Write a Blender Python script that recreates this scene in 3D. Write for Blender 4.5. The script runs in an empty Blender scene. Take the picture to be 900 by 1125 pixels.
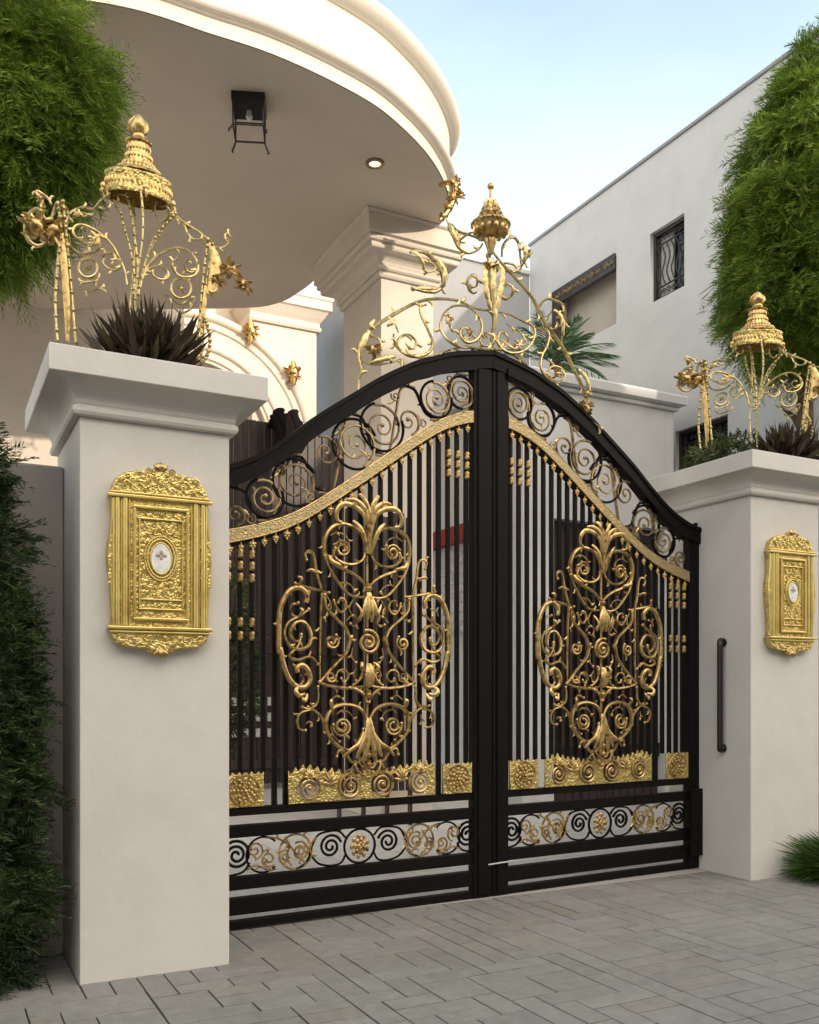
import bpy, bmesh, math, random
import numpy as np
from mathutils import Vector, Matrix
random.seed(7); RNG = np.random.default_rng(11)
SC = bpy.context.scene
COL = SC.collection
PI = math.pi

# ------------------------------------------------------------------ measuring
F, CX, HY, EYE = 1017., 450., 758., 1.4
FW = (.4617, .887); RT = (.887, -.4617)
def ray(px):
    k = (px-CX)/F
    return FW[0]+k*RT[0], FW[1]+k*RT[1]
def atY(px, py, Y):
    dx, dy = ray(px); t = Y/dy
    return Vector((t*dx, Y, EYE+(HY-py)/F*t))
def atX(px, py, X):
    dx, dy = ray(px); t = X/dx
    return Vector((X, t*dy, EYE+(HY-py)/F*t))
def atT(px, py, t):
    dx, dy = ray(px)
    return Vector((t*dx, t*dy, EYE+(HY-py)/F*t))

# ------------------------------------------------------------------ materials
def newmat(name):
    m = bpy.data.materials.new(name); m.use_nodes = True
    nt = m.node_tree; b = nt.nodes['Principled BSDF']
    return m, nt, b
def noise(nt, scale, detail=4, rough=.5, coord='Object', dim=None):
    tc = nt.nodes.new('ShaderNodeTexCoord'); n = nt.nodes.new('ShaderNodeTexNoise')
    n.inputs['Scale'].default_value = scale; n.inputs['Detail'].default_value = detail
    n.inputs['Roughness'].default_value = rough
    nt.links.new(tc.outputs[coord], n.inputs['Vector']); return n
def ramp(nt, src, stops):
    r = nt.nodes.new('ShaderNodeValToRGB'); e = r.color_ramp.elements
    e[0].position, e[0].color = stops[0][0], (*stops[0][1], 1)
    e[1].position, e[1].color = stops[-1][0], (*stops[-1][1], 1)
    for p, c in stops[1:-1]:
        x = e.new(p); x.color = (*c, 1)
    nt.links.new(src, r.inputs[0]); return r
def bump(nt, b, src, strength, dist=.01, prev=None):
    k = nt.nodes.new('ShaderNodeBump'); k.inputs['Strength'].default_value = strength
    k.inputs['Distance'].default_value = dist
    nt.links.new(src, k.inputs['Height'])
    if prev: nt.links.new(prev.outputs[0], k.inputs['Normal'])
    nt.links.new(k.outputs[0], b.inputs['Normal']); return k

def stucco(name, c, var=.05, rough=.85):
    m, nt, b = newmat(name)
    n = noise(nt, 1.6, 7, .65, 'Object')
    lo = tuple(x*(1-var*1.9) for x in c); hi = tuple(min(1, x*(1+var*.6)) for x in c)
    r = ramp(nt, n.outputs[0], [(.3, lo), (.55, c), (.75, hi)])
    nt.links.new(r.outputs[0], b.inputs['Base Color'])
    b.inputs['Roughness'].default_value = rough
    n2 = noise(nt, 90, 5, .6); k = bump(nt, b, n2.outputs[0], .12, .004)
    n3 = noise(nt, 7, 5, .6); bump(nt, b, n3.outputs[0], .16, .02, k)
    return m
M = {}
M['pillar'] = stucco('pillar_stucco', (.62, .585, .54))
M['wall'] = stucco('wall_stucco', (.60, .585, .56))
M['fence'] = stucco('fence_stucco', (.36, .33, .31))
M['house'] = stucco('house_stucco', (.68, .60, .51))
M['canopy'] = stucco('canopy_stucco', (.70, .64, .55), .03)
M['soffit'] = stucco('soffit_plaster', (.66, .575, .475), .03)
M['annex'] = stucco('annex_stucco', (.66, .65, .63))
M['grey'] = stucco('shade_grey_render', (.31, .31, .32))  # base darkened so the rear wing looks shaded
M['room'] = stucco('room_plaster', (.50, .44, .38))

def gold(name, base, rough, nscale, strength, voro=0, dark=None):
    m, nt, b = newmat(name)
    n = noise(nt, nscale, 5, .6)
    d = dark or tuple(x*.45 for x in base)
    r = ramp(nt, n.outputs[0], [(.30, d), (.52, base), (.8, tuple(min(1, x*1.12) for x in base))])
    nt.links.new(r.outputs[0], b.inputs['Base Color'])
    b.inputs['Metallic'].default_value = .88; b.inputs['Roughness'].default_value = rough
    k = bump(nt, b, n.outputs[0], strength, .006)
    if voro:
        tc = nt.nodes.new('ShaderNodeTexCoord'); v = nt.nodes.new('ShaderNodeTexVoronoi')
        v.feature = 'SMOOTH_F1'; v.inputs['Scale'].default_value = voro
        dn = noise(nt, voro*.5, 2, .5); mx = nt.nodes.new('ShaderNodeVectorMath'); mx.operation = 'MULTIPLY_ADD'
        mx.inputs[1].default_value = (.05, .05, .05)
        nt.links.new(dn.outputs['Color'], mx.inputs[0]); nt.links.new(tc.outputs['Object'], mx.inputs[2])
        nt.links.new(mx.outputs[0], v.inputs['Vector'])
        bump(nt, b, v.outputs['Distance'], .65, .014, k)
    return m
M['gold'] = gold('brass_gold', (.58, .40, .16), .38, 28, .25, dark=(.13, .075, .028))
M['goldpale'] = gold('pale_brass', (.57, .45, .21), .40, 40, .25, dark=(.20, .145, .055))
M['goldsmooth'] = gold('polished_brass', (.72, .56, .20), .38, 9, .05, dark=(.56, .41, .12))
M['goldrelief'] = gold('embossed_brass', (.64, .49, .18), .42, 30, .2, 62, dark=(.40, .28, .085))
M['goldband'] = gold('beaded_brass', (.46, .36, .19), .42, 60, .3, 95, dark=(.5, .36, .15))
M['bronze'] = gold('aged_bronze', (.32, .23, .12), .42, 18, .2, dark=(.05, .035, .022))
M['bronze2'] = gold('worn_bronze', (.50, .38, .20), .42, 14, .2, dark=(.07, .045, .028))
def paint(name, c, rough, spec=.5, nb=0):
    m, nt, b = newmat(name)
    n = noise(nt, 14, 5, .6)
    r = ramp(nt, n.outputs[0], [(.3, tuple(x*.75 for x in c)), (.7, tuple(x*1.25 for x in c))])
    nt.links.new(r.outputs[0], b.inputs['Base Color']); b.inputs['Roughness'].default_value = rough
    b.inputs['Specular IOR Level'].default_value = spec
    if nb:
        n2 = noise(nt, 120, 3, .6); bump(nt, b, n2.outputs[0], nb, .003)
    return m
M['iron'] = paint('black_iron', (.0045, .0032, .0027), .55, .14, .12)
M['blackmetal'] = paint('black_metal', (.012, .011, .012), .4, .5)
M['drape'] = paint('dark_cloth', (.014, .010, .012), .95, .1, .5)
M['steel'] = paint('latch_steel', (.5, .49, .47), .35)
M['white'] = paint('white_enamel', (.75, .74, .72), .35)
M['petal'] = paint('emblem_brown', (.42, .30, .24), .5)
M['red'] = paint('red_paint', (.35, .04, .04), .5)
M['shutter'] = paint('white_shutter', (.62, .61, .6), .5)
M['clay'] = paint('pot_clay', (.32, .18, .12), .8)
M['bark'] = paint('bark', (.10, .07, .05), .9, .3, .6)
M['curtain'] = paint('pale_curtain', (.5, .48, .45), .9)
M['darkglass'] = paint('dark_window', (.015, .014, .014), .12)
M['brownmetal'] = paint('brown_grille', (.035, .027, .023), .5)

def timber():
    m, nt, b = newmat('dark_timber')
    tc = nt.nodes.new('ShaderNodeTexCoord'); mp = nt.nodes.new('ShaderNodeMapping')
    mp.inputs['Scale'].default_value = (9, 9, .7); nt.links.new(tc.outputs['Object'], mp.inputs[0])
    n = nt.nodes.new('ShaderNodeTexNoise'); n.inputs['Scale'].default_value = 3; n.inputs['Detail'].default_value = 6
    nt.links.new(mp.outputs[0], n.inputs['Vector'])
    r = ramp(nt, n.outputs[0], [(.3, (.016, .010, .009)), (.7, (.060, .036, .030))])
    nt.links.new(r.outputs[0], b.inputs['Base Color']); b.inputs['Roughness'].default_value = .5
    bump(nt, b, n.outputs[0], .3, .006); return m
M['timber'] = timber()

def leafmat(name, stops, trans=.25, rough=.55):
    m, nt, b = newmat(name)
    a = nt.nodes.new('ShaderNodeAttribute'); a.attribute_name = 'tint'
    r = ramp(nt, a.outputs['Fac'], stops)
    nt.links.new(r.outputs[0], b.inputs['Base Color']); b.inputs['Roughness'].default_value = rough
    b.inputs['Specular IOR Level'].default_value = .25
    t = nt.nodes.new('ShaderNodeBsdfTranslucent'); nt.links.new(r.outputs[0], t.inputs[0])
    mx = nt.nodes.new('ShaderNodeMixShader'); mx.inputs[0].default_value = trans
    out = nt.nodes['Material Output']
    nt.links.new(b.outputs[0], mx.inputs[1]); nt.links.new(t.outputs[0], mx.inputs[2])
    nt.links.new(mx.outputs[0], out.inputs['Surface']); return m
M['tree'] = leafmat('feathery_foliage', [(0, (.06, .105, .010)), (.5, (.13, .205, .020)), (1, (.23, .32, .045))], .38)
M['hedge'] = leafmat('conifer_foliage', [(0, (.014, .028, .008)), (.5, (.028, .050, .014)), (1, (.055, .085, .022))], .12)
M['grass'] = leafmat('tuft_grass', [(0, (.02, .05, .008)), (1, (.07, .14, .02))], .25)
M['palm'] = leafmat('palm_leaf', [(0, (.025, .06, .022)), (1, (.09, .17, .06))], .2, .4)
M['succ'] = leafmat('purple_leaf', [(0, (.026, .016, .011)), (.6, (.062, .040, .026)), (.85, (.065, .062, .022)), (1, (.17, .12, .07))], .1, .45)
M['bush'] = leafmat('bush_leaf', [(0, (.02, .035, .012)), (1, (.12, .15, .05))], .2)

def slabmat():
    m, nt, b = newmat('paving_stone')
    a = nt.nodes.new('ShaderNodeAttribute'); a.attribute_name = 'tint'
    r = ramp(nt, a.outputs['Fac'], [(0, (.225, .222, .208)), (.4, (.240, .238, .222)), (.9, (.258, .257, .241)), (.97, (.25, .235, .212)), (1, (.235, .21, .182))])
    n = noise(nt, 13, 8, .65); n2 = noise(nt, 70, 5, .7); n0 = noise(nt, 1.3, 4, .6)
    r2 = ramp(nt, n.outputs[0], [(.25, (.72, .72, .72)), (.7, (1.04, 1.03, 1.01))])
    r0 = ramp(nt, n0.outputs[0], [(.3, (.86, .86, .86)), (.7, (1.06, 1.05, 1.04))])
    mx = nt.nodes.new('ShaderNodeMix'); mx.data_type = 'RGBA'; mx.blend_type = 'MULTIPLY'; mx.inputs[0].default_value = 1
    nt.links.new(r.outputs[0], mx.inputs[6]); nt.links.new(r2.outputs[0], mx.inputs[7])
    m2 = nt.nodes.new('ShaderNodeMix'); m2.data_type = 'RGBA'; m2.blend_type = 'MULTIPLY'; m2.inputs[0].default_value = 1
    nt.links.new(mx.outputs[2], m2.inputs[6]); nt.links.new(r0.outputs[0], m2.inputs[7])
    nt.links.new(m2.outputs[2], b.inputs['Base Color'])
    b.inputs['Roughness'].default_value = .72
    k = bump(nt, b, n2.outputs[0], .35, .006); bump(nt, b, n.outputs[0], .35, .015, k)
    return m
M['slab'] = slabmat()
M['mortar'] = paint('paving_joint', (.030, .027, .024), .95)
def court():
    m, nt, b = newmat('courtyard_stone')
    tc = nt.nodes.new('ShaderNodeTexCoord'); br = nt.nodes.new('ShaderNodeTexBrick')
    br.inputs['Scale'].default_value = 1.0; br.inputs['Brick Width'].default_value = .6; br.inputs['Row Height'].default_value = .3
    br.inputs['Mortar Size'].default_value = .006
    br.inputs['Color1'].default_value = (.60, .585, .565, 1); br.inputs['Color2'].default_value = (.68, .665, .64, 1); br.inputs['Mortar'].default_value = (.4, .39, .38, 1)
    nt.links.new(tc.outputs['Object'], br.inputs['Vector'])
    nt.links.new(br.outputs[0], b.inputs['Base Color']); b.inputs['Roughness'].default_value = .45; return m
M['court'] = court()
M['asphalt'] = paint('street_asphalt', (.055, .055, .055), .9, .3, .3)
def emis(name, c, s):
    m, nt, b = newmat(name); b.inputs['Emission Color'].default_value = (*c, 1); b.inputs['Emission Strength'].default_value = s
    b.inputs['Base Color'].default_value = (*c, 1); return m
M['lamp'] = emis('lamp_glow', (1, .82, .55), .9)

# ------------------------------------------------------------------ mesh tools
class MB:
    def __init__(s): s.v = []; s.f = []; s.sm = []
    def add(s, vs, fs, smooth=False):
        n = len(s.v); s.v += [tuple(v) for v in vs]; s.f += [tuple(i+n for i in f) for f in fs]; s.sm += [smooth]*len(fs)
    def box(s, a, b, bev=0):
        x0, y0, z0 = (min(a[i], b[i]) for i in range(3)); x1, y1, z1 = (max(a[i], b[i]) for i in range(3))
        if bev <= 0:
            vs = [(x, y, z) for z in (z0, z1) for x, y in ((x0, y0), (x1, y0), (x1, y1), (x0, y1))]
            s.add(vs, [(0, 3, 2, 1), (4, 5, 6, 7), (0, 1, 5, 4), (1, 2, 6, 5), (2, 3, 7, 6), (3, 0, 4, 7)]); return
        bm = bmesh.new(); bmesh.ops.create_cube(bm, size=1)
        for v in bm.verts: v.co = Vector((x0+(v.co.x+.5)*(x1-x0), y0+(v.co.y+.5)*(y1-y0), z0+(v.co.z+.5)*(z1-z0)))
        bmesh.ops.bevel(bm, geom=bm.edges[:], offset=bev, segments=2, affect='EDGES', profile=.5)
        s.frombm(bm)
    def frombm(s, bm, smooth=False, mat=None):
        bm.verts.index_update()
        s.add([(mat @ v.co if mat else v.co) for v in bm.verts], [[v.index for v in f.verts] for f in bm.faces], smooth); bm.free()
    def tube(s, pts, r, seg=7, flat=(1, 1), nrm=None, caps=True):
        P = [Vector(p) for p in pts]; n = len(P)
        if n < 2: return
        R = r if isinstance(r, (list, tuple)) else [r]*n
        up = Vector(nrm) if nrm else None
        T = []
        for i in range(n):
            d = P[min(i+1, n-1)]-P[max(i-1, 0)]
            T.append(d.normalized() if d.length > 1e-9 else Vector((0, 0, 1)))
        if up is None:
            up = Vector((0, 0, 1)) if abs(T[0].z) < .9 else Vector((0, 1, 0))
        a = up.cross(T[0]).normalized() if up.cross(T[0]).length > 1e-6 else Vector((1, 0, 0))
        vs = []
        for i in range(n):
            if nrm:
                c = Vector(nrm).cross(T[i]); a = c.normalized() if c.length > 1e-6 else a
            else:
                a = (a-T[i]*a.dot(T[i])); a = a.normalized() if a.length > 1e-6 else Vector((1, 0, 0))
            b = T[i].cross(a)
            for k in range(seg):
                th = 2*PI*k/seg
                vs.append(P[i]+a*(math.cos(th)*R[i]*flat[0])+b*(math.sin(th)*R[i]*flat[1]))
        fs = [(i*seg+k, i*seg+(k+1) % seg, (i+1)*seg+(k+1) % seg, (i+1)*seg+k) for i in range(n-1) for k in range(seg)]
        if caps: fs += [tuple(range(seg))[::-1], tuple((n-1)*seg+k for k in range(seg))]
        s.add(vs, fs, True)
    def lathe(s, prof, c=(0, 0, 0), seg=32, lobes=0, amp=0):
        vs = []; n = len(prof)
        for r, z in prof:
            for k in range(seg):
                th = 2*PI*k/seg; q = r*(1+amp*math.cos(lobes*th)) if lobes else r
                vs.append((c[0]+q*math.cos(th), c[1]+q*math.sin(th), c[2]+z))
        fs = [(i*seg+k, i*seg+(k+1) % seg, (i+1)*seg+(k+1) % seg, (i+1)*seg+k) for i in range(n-1) for k in range(seg)]
        fs += [tuple(range(seg))[::-1], tuple((n-1)*seg+k for k in range(seg))]
        s.add(vs, fs, True)
    def sph(s, c, r, sc=(1, 1, 1), u=10, v=7):
        bm = bmesh.new(); bmesh.ops.create_uvsphere(bm, u_segments=u, v_segments=v, radius=r)
        s.frombm(bm, True, Matrix.Translation(c) @ Matrix.Diagonal((*sc, 1)))
    def loft(s, rects, smooth=False):
        """rects: list of (x0,y0,x1,y1,z)"""
        vs = []
        for x0, y0, x1, y1, z in rects: vs += [(x0, y0, z), (x1, y0, z), (x1, y1, z), (x0, y1, z)]
        n = len(rects)
        fs = [(i*4+k, i*4+(k+1) % 4, (i+1)*4+(k+1) % 4, (i+1)*4+k) for i in range(n-1) for k in range(4)]
        fs += [(3, 2, 1, 0), tuple((n-1)*4+k for k in range(4))]
        s.add(vs, fs, smooth)
    def build(s, name, mat, parent=None, loc=None, normals=True, sharp=True):
        me = bpy.data.meshes.new(name); me.from_pydata(s.v, [], s.f)
        me.polygons.foreach_set('use_smooth', s.sm)
        me.materials.append(mat)
        if normals:
            bm = bmesh.new(); bm.from_mesh(me); bmesh.ops.recalc_face_normals(bm, faces=bm.faces[:])
            if sharp:
                for e in bm.edges:
                    if len(e.link_faces) == 2 and e.calc_face_angle(0) > math.radians(50): e.smooth = False
            bm.to_mesh(me); bm.free()
        o = bpy.data.objects.new(name, me); COL.objects.link(o)
        if parent: o.parent = parent
        if loc: o.location = loc
        return o
def plate(name, mat, outer, holes=(), th=.02, bev=.004, parent=None, frame=None):
    """flat shape in x,z extruded along y; bevelled, with holes"""
    cu = bpy.data.curves.new('tmp', 'CURVE'); cu.dimensions = '2D'; cu.fill_mode = 'BOTH'
    cu.extrude = max(th/2-bev, .0005); cu.bevel_depth = bev; cu.bevel_resolution = 1; cu.offset = -bev
    for loop in [outer, *holes]:
        sp = cu.splines.new('POLY'); sp.points.add(len(loop)-1); sp.use_cyclic_u = True
        for p, q in zip(sp.points, loop): p.co = (q[0], q[1], 0, 1)
    t = bpy.data.objects.new('tmp', cu); COL.objects.link(t)
    dg = bpy.context.evaluated_depsgraph_get(); dg.update()
    me = bpy.data.meshes.new_from_object(t.evaluated_get(dg)); bpy.data.objects.remove(t); bpy.data.curves.remove(cu)
    me.transform(Matrix.Rotation(PI/2, 4, 'X'))
    if frame is not None: me.transform(frame)
    bm = bmesh.new(); bm.from_mesh(me); bmesh.ops.recalc_face_normals(bm, faces=bm.faces[:]); bm.to_mesh(me); bm.free()
    me.materials.clear(); me.materials.append(mat); me.name = name
    o = bpy.data.objects.new(name, me); COL.objects.link(o)
    if parent: o.parent = parent
    return o
def smooth2(pts, n=5, closed=False):
    P = [tuple(p) for p in pts]; out = []; L = len(P); dim = len(P[0])
    g = (lambda i: P[i % L]) if closed else (lambda i: P[max(0, min(L-1, i))])
    for i in range(L if closed else L-1):
        a, b, c, d = g(i-1), g(i), g(i+1), g(i+2)
        for k in range(n):
            t = k/n
            out.append(tuple(.5*((2*b[j])+(-a[j]+c[j])*t+(2*a[j]-5*b[j]+4*c[j]-d[j])*t*t+(-a[j]+3*b[j]-3*c[j]+d[j])*t**3) for j in range(dim)))
    if not closed: out.append(P[-1])
    return out
def spiral(cx, cz, r0, r1, turns, a0, sgn=1, n=None):
    n = n or int(18*turns)+2
    return [(cx+(r0+(r1-r0)*i/(n-1))*math.cos(a0+sgn*2*PI*turns*i/(n-1)), cz+(r0+(r1-r0)*i/(n-1))*math.sin(a0+sgn*2*PI*turns*i/(n-1))) for i in range(n)]
def taper(n, r, a=.45, b=.45, mid=.5):
    return [r*(a+(1-a)*min(1, i/(n*mid+1e-6))) if i < n*mid else r*(b+(1-b)*min(1, (n-1-i)/(n*(1-mid)+1e-6))) for i in range(n)]

# ------------------------------------------------------------------ object tools
def tag(o, label=None, cat=None, group=None, kind=None):
    if label: o['label'] = label
    if cat: o['category'] = cat
    if group: o['group'] = group
    if kind: o['kind'] = kind
    return o
def thing(name, label, cat, loc=(0, 0, 0), rz=0, group=None):
    o = bpy.data.objects.new(name, None); COL.objects.link(o); o.location = loc; o.rotation_euler = (0, 0, rz)
    o.empty_display_size = .2
    return tag(o, label, cat, group)
def inst(o, loc, parent=None, rz=0, sc=None):
    c = o.copy(); COL.objects.link(c); c.location = loc; c.parent = parent; c.rotation_euler = (0, 0, rz)
    if sc: c.scale = sc
    return c
def dup(root, loc, rz, label, group=None, scale=None):
    def cp(o, par):
        c = o.copy(); COL.objects.link(c); c.parent = par
        for ch in [x for x in bpy.data.objects if x.parent == o]: cp(ch, c)
        return c
    r = cp(root, None); r.location = loc; r.rotation_euler = (0, 0, rz); r['label'] = label
    if group: r['group'] = group
    if scale: r.scale = scale
    return r

# ------------------------------------------------------------------ foliage
def blades(name, mat, base, tip, width, tint, parent=None, mid=.45):
    base = np.asarray(base, float); tip = np.asarray(tip, float); n = len(base)
    d = tip-base; r = RNG.normal(size=(n, 3)); w = np.cross(d, r); w /= (np.linalg.norm(w, axis=1, keepdims=True)+1e-9)
    w = w*(np.asarray(width).reshape(-1, 1)); m = base+d*mid
    V = np.stack([base, m+w, tip, m-w], 1).reshape(-1, 3)
    me = bpy.data.meshes.new(name); me.vertices.add(4*n); me.vertices.foreach_set('co', V.ravel())
    me.loops.add(4*n); me.polygons.add(n)
    me.loops.foreach_set('vertex_index', np.arange(4*n, dtype=np.int32)); me.polygons.foreach_set('loop_start', np.arange(0, 4*n, 4, dtype=np.int32))
    me.update(calc_edges=True); me.materials.append(mat)
    a = me.attributes.new('tint', 'FLOAT', 'POINT'); a.data.foreach_set('value', np.repeat(np.clip(tint, 0, 1), 4))
    o = bpy.data.objects.new(name, me); COL.objects.link(o)
    if parent: o.parent = parent
    return o
def sprays(lobes, dens, stem, bl, wid, droop=.25, nb=16, up=.0, jit=.12, clump=.35):
    """feathery sprays over ellipsoid lobes (cx,cy,cz,rx,ry,rz)"""
    B = []; T = []; W = []; C = []
    for (cx, cy, cz, rx, ry, rz) in lobes:
        n = int(dens*(rx*ry+rx*rz+ry*rz))
        d = RNG.normal(size=(n, 3)); d /= np.linalg.norm(d, axis=1, keepdims=True)
        rad = RNG.uniform(.62, 1.0, (n, 1))**.6
        q = np.array([rx, ry, rz])
        wob = 1+jit*np.sin(d[:, :1]*7+cx*9)*np.sin(d[:, 1:2]*6+cy*5)+jit*np.sin(d[:, 2:3]*8+cz*3)
        P = np.array([cx, cy, cz])+d*q*rad*wob
        nrm = d/q; nrm /= np.linalg.norm(nrm, axis=1, keepdims=True)
        S = nrm+RNG.normal(size=(n, 3))*.38+np.array([0, 0, up-droop]); S /= np.linalg.norm(S, axis=1, keepdims=True)
        side = np.cross(S, RNG.normal(size=(n, 3))*.5+np.array([0, 0, 1])); side /= np.linalg.norm(side, axis=1, keepdims=True)
        L = stem*RNG.uniform(.6, 1.35, (n, 1)); tint = np.clip(.5+.22*RNG.normal(size=n)+clump*np.sin(P[:, 0]*6+P[:, 2]*5)*np.sin(P[:, 1]*7-P[:, 2]*4), 0, 1)
        for j in range(nb):
            u = (j//2+.5)/(nb/2); s = 1 if j % 2 else -1
            b = P+S*L*u+np.array([0, 0, -1])*(u*u*L*droop*.8)
            ln = bl*(1-.55*u)*RNG.uniform(.75, 1.25, (n, 1))
            dr = S*.75+side*s*.7+RNG.normal(size=(n, 3))*.16+np.array([0, 0, -droop*.5*u]); dr /= np.linalg.norm(dr, axis=1, keepdims=True)
            B.append(b); T.append(b+dr*ln); W.append(np.full(n, wid)*RNG.uniform(.7, 1.3, n)); C.append(tint+.1*RNG.normal(size=n)+.12*(u-.5))
    return np.concatenate(B), np.concatenate(T), np.concatenate(W), np.concatenate(C)
def core(name, mat, lobes, parent, k=.72):
    mb = MB()
    for (cx, cy, cz, rx, ry, rz) in lobes:
        bm = bmesh.new(); bmesh.ops.create_icosphere(bm, subdivisions=3, radius=1)
        for v in bm.verts:
            w = 1+.12*math.sin(v.co.x*9+cx)*math.sin(v.co.z*8+cz)+.06*math.sin(v.co.y*17)
            v.co = Vector((cx+v.co.x*rx*k*w, cy+v.co.y*ry*k*w, cz+v.co.z*rz*k*w))
        mb.frombm(bm, True)
    o = mb.build(name, mat, parent)
    a = o.data.attributes.new('tint', 'FLOAT', 'POINT'); a.data.foreach_set('value', RNG.uniform(0, .3, len(o.data.vertices)))
    return o

# =================================================================== GROUND
mb = MB(); mb.add([(-300, -300, -.06), (300, -300, -.06), (300, 300, -.06), (-300, 300, -.06)], [(0, 1, 2, 3)])
tag(mb.build('ground', M['asphalt'], normals=False), kind='structure')
X0, X1, Y0, Y1 = -3.0, 12.6, -6.0, 5.36
mb = MB(); mb.box((X0, Y0, -.055), (X1, Y1, -.0065))
tag(mb.build('paving_bed', M['mortar']), kind='structure')
def paving():
    u = .13; nx = int((X1-X0)/u); ny = int((Y1-Y0)/u)
    occ = np.zeros((nx, ny), bool); mb = MB(); tints = []
    rr = random.Random(5)
    for j in range(ny):
        for i in range(nx):
            if occ[i, j]: continue
            if rr.random() < .70: opts = [(3, 1), (4, 1), (2, 1), (3, 1)]; rr.shuffle(opts); opts += [(2, 1), (1, 2)]
            else: opts = [(1, 3), (2, 2), (1, 3), (1, 2)]; rr.shuffle(opts)
            opts.append((1, 1))
            for w, h in opts:
                if i+w <= nx and j+h <= ny and not occ[i:i+w, j:j+h].any(): break
            occ[i:i+w, j:j+h] = True
            g = .0038; x0 = X0+i*u+g*rr.uniform(.7, 1.4); x1 = X0+(i+w)*u-g*rr.uniform(.7, 1.4); y0 = Y0+j*u+g*rr.uniform(.7, 1.4); y1 = Y0+(j+h)*u-g*rr.uniform(.7, 1.4)
            z = rr.uniform(-.001, .0005); b = .0015
            tl = rr.uniform(-.0006, .0006); tk = rr.uniform(-.0006, .0006)
            mb.add([(x0, y0, -.03), (x1, y0, -.03), (x1, y1, -.03), (x0, y1, -.03),
                    (x0, y0, z-b), (x1, y0, z-b), (x1, y1, z-b), (x0, y1, z-b),
                    (x0+b, y0+b, z+tl), (x1-b, y0+b, z-tl), (x1-b, y1-b, z+tk), (x0+b, y1-b, z-tk)],
                   [(0, 1, 5, 4), (1, 2, 6, 5), (2, 3, 7, 6), (3, 0, 4, 7), (4, 5, 9, 8), (5, 6, 10, 9), (6, 7, 11, 10), (7, 4, 8, 11), (8, 9, 10, 11)])
            tints += [rr.random()]*12
    o = mb.build('paving', M['slab'], normals=False)
    a = o.data.attributes.new('tint', 'FLOAT', 'POINT'); a.data.foreach_set('value', tints)
    tag(o, kind='structure')
paving()
mb = MB(); mb.add([(-12, 5.36, -.004), (30, 5.36, -.004), (30, 40, -.004), (-12, 40, -.004)], [(0, 1, 2, 3)])
tag(mb.build('courtyard_floor', M['court'], normals=False), kind='structure')

# =================================================================== GATE PIERS
LP = (.641, 4.62, 1.367, 5.47); RP = (5.36, 4.87, 6.086, 5.72)
def cap_profile(h0, zt):
    # (overhang, height above shaft)
    d = zt-h0; pr = [(0, 0)]
    def at(f): return f*d
    pr += [(.012, .0), (.03, at(.02)), (.038, at(.07)), (.036, at(.14)), (.022, at(.18)), (.022, at(.20))]
    for i in range(9):
        a = i/8*PI/2; pr.append((.026+.094*(1-math.cos(a)), at(.21+.34*math.sin(a))))
    pr += [(.150, at(.555)), (.154, at(.57)), (.154, at(.985)), (.150, at(1.0))]
    return [(o, h0+z) for o, z in pr]
def pier(name, label, rc, h0, zt):
    x0, y0, x1, y1 = rc; cx, cy = (x0+x1)/2, (y0+y1)/2
    t = thing(name, label, 'gate pillar', (cx, cy, 0), group='gate pillars')
    w, d = (x1-x0)/2, (y1-y0)/2
    m = MB(); m.loft([(-w, -d, w, d, -.02), (-w, -d, w, d, h0-.001)]); sh = m.build('shaft', M['pillar'], t)
    b = sh.modifiers.new('b', 'BEVEL'); b.width = .004; b.segments = 2; b.limit_method = 'ANGLE'
    m = MB(); m.loft([(-w-o, -d-o, w+o, d+o, z) for o, z in cap_profile(h0, zt)])
    m.build('capital', M['pillar'], t)
    return t
pier('gate_pillar', 'nearer pale stucco gate pillar at the left, with gold wall box beside the dark conifer hedge', LP, 2.70, 2.976)
pier('gate_pillar', 'farther pale stucco gate pillar at the right, with black pull bar on its inner side', RP, 2.83, 3.116)
# garden walls beside the piers
def gwall(label, x0, x1, y0, y1, h):
    m = MB(); m.box((x0, y0, 0), (x1, y1, h), .012)
    o = m.build('garden_wall', M['fence']); tag(o, label, 'wall'); return o
gwall('taupe garden wall behind the dark conifer hedge', -6, .639, 5.18, 5.40, 2.58)
gwall('taupe garden wall running off right from the farther pillar', 6.088, 8.99, 5.25, 5.45, 2.55)

# =================================================================== GATE LEAVES
TOPC = [(-.001, 3.672), (.17, 3.64), (.35, 3.598), (.47, 3.55), (.6, 3.50), (.85, 3.36), (1.06, 3.215), (1.28, 3.06), (1.45, 2.92), (1.65, 2.775), (1.83, 2.69), (2.0, 2.645)]
BANDC = [(.10, 3.25), (.2, 3.235), (.4, 3.155), (.65, 2.99), (1.0, 2.735), (1.36, 2.49), (1.6, 2.38), (1.885, 2.300), (1.95, 2.285)]
def interp(c, u):
    for (a, b), (p, q) in zip(c, c[1:]):
        if u <= p: return b+(q-b)*(u-a)/(p-a)
    return c[-1][1]
TOPS = smooth2(TOPC, 6); BANDS = smooth2(BANDC, 6)
ztop = lambda u: interp(TOPS, u)
zband = lambda u: interp(BANDS, u)
def strip(mb, f, d0, d1, v0, v1, u0, u1, s, n=44):
    """solid band following f(u), from f-d0 (top) to f-d1 (bottom), depth v0..v1"""
    vs = []
    for i in range(n+1):
        u = u0+(u1-u0)*i/n; z = f(u)
        vs += [(s*u, v0, z-d1), (s*u, v0, z-d0), (s*u, v1, z-d0), (s*u, v1, z-d1)]
    fs = [(i*4+k, i*4+(k+1) % 4, (i+1)*4+(k+1) % 4, (i+1)*4+k) for i in range(n) for k in range(4)]
    fs += [(0, 1, 2, 3), tuple(n*4+k for k in range(4))]
    mb.add(vs, fs)
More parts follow.
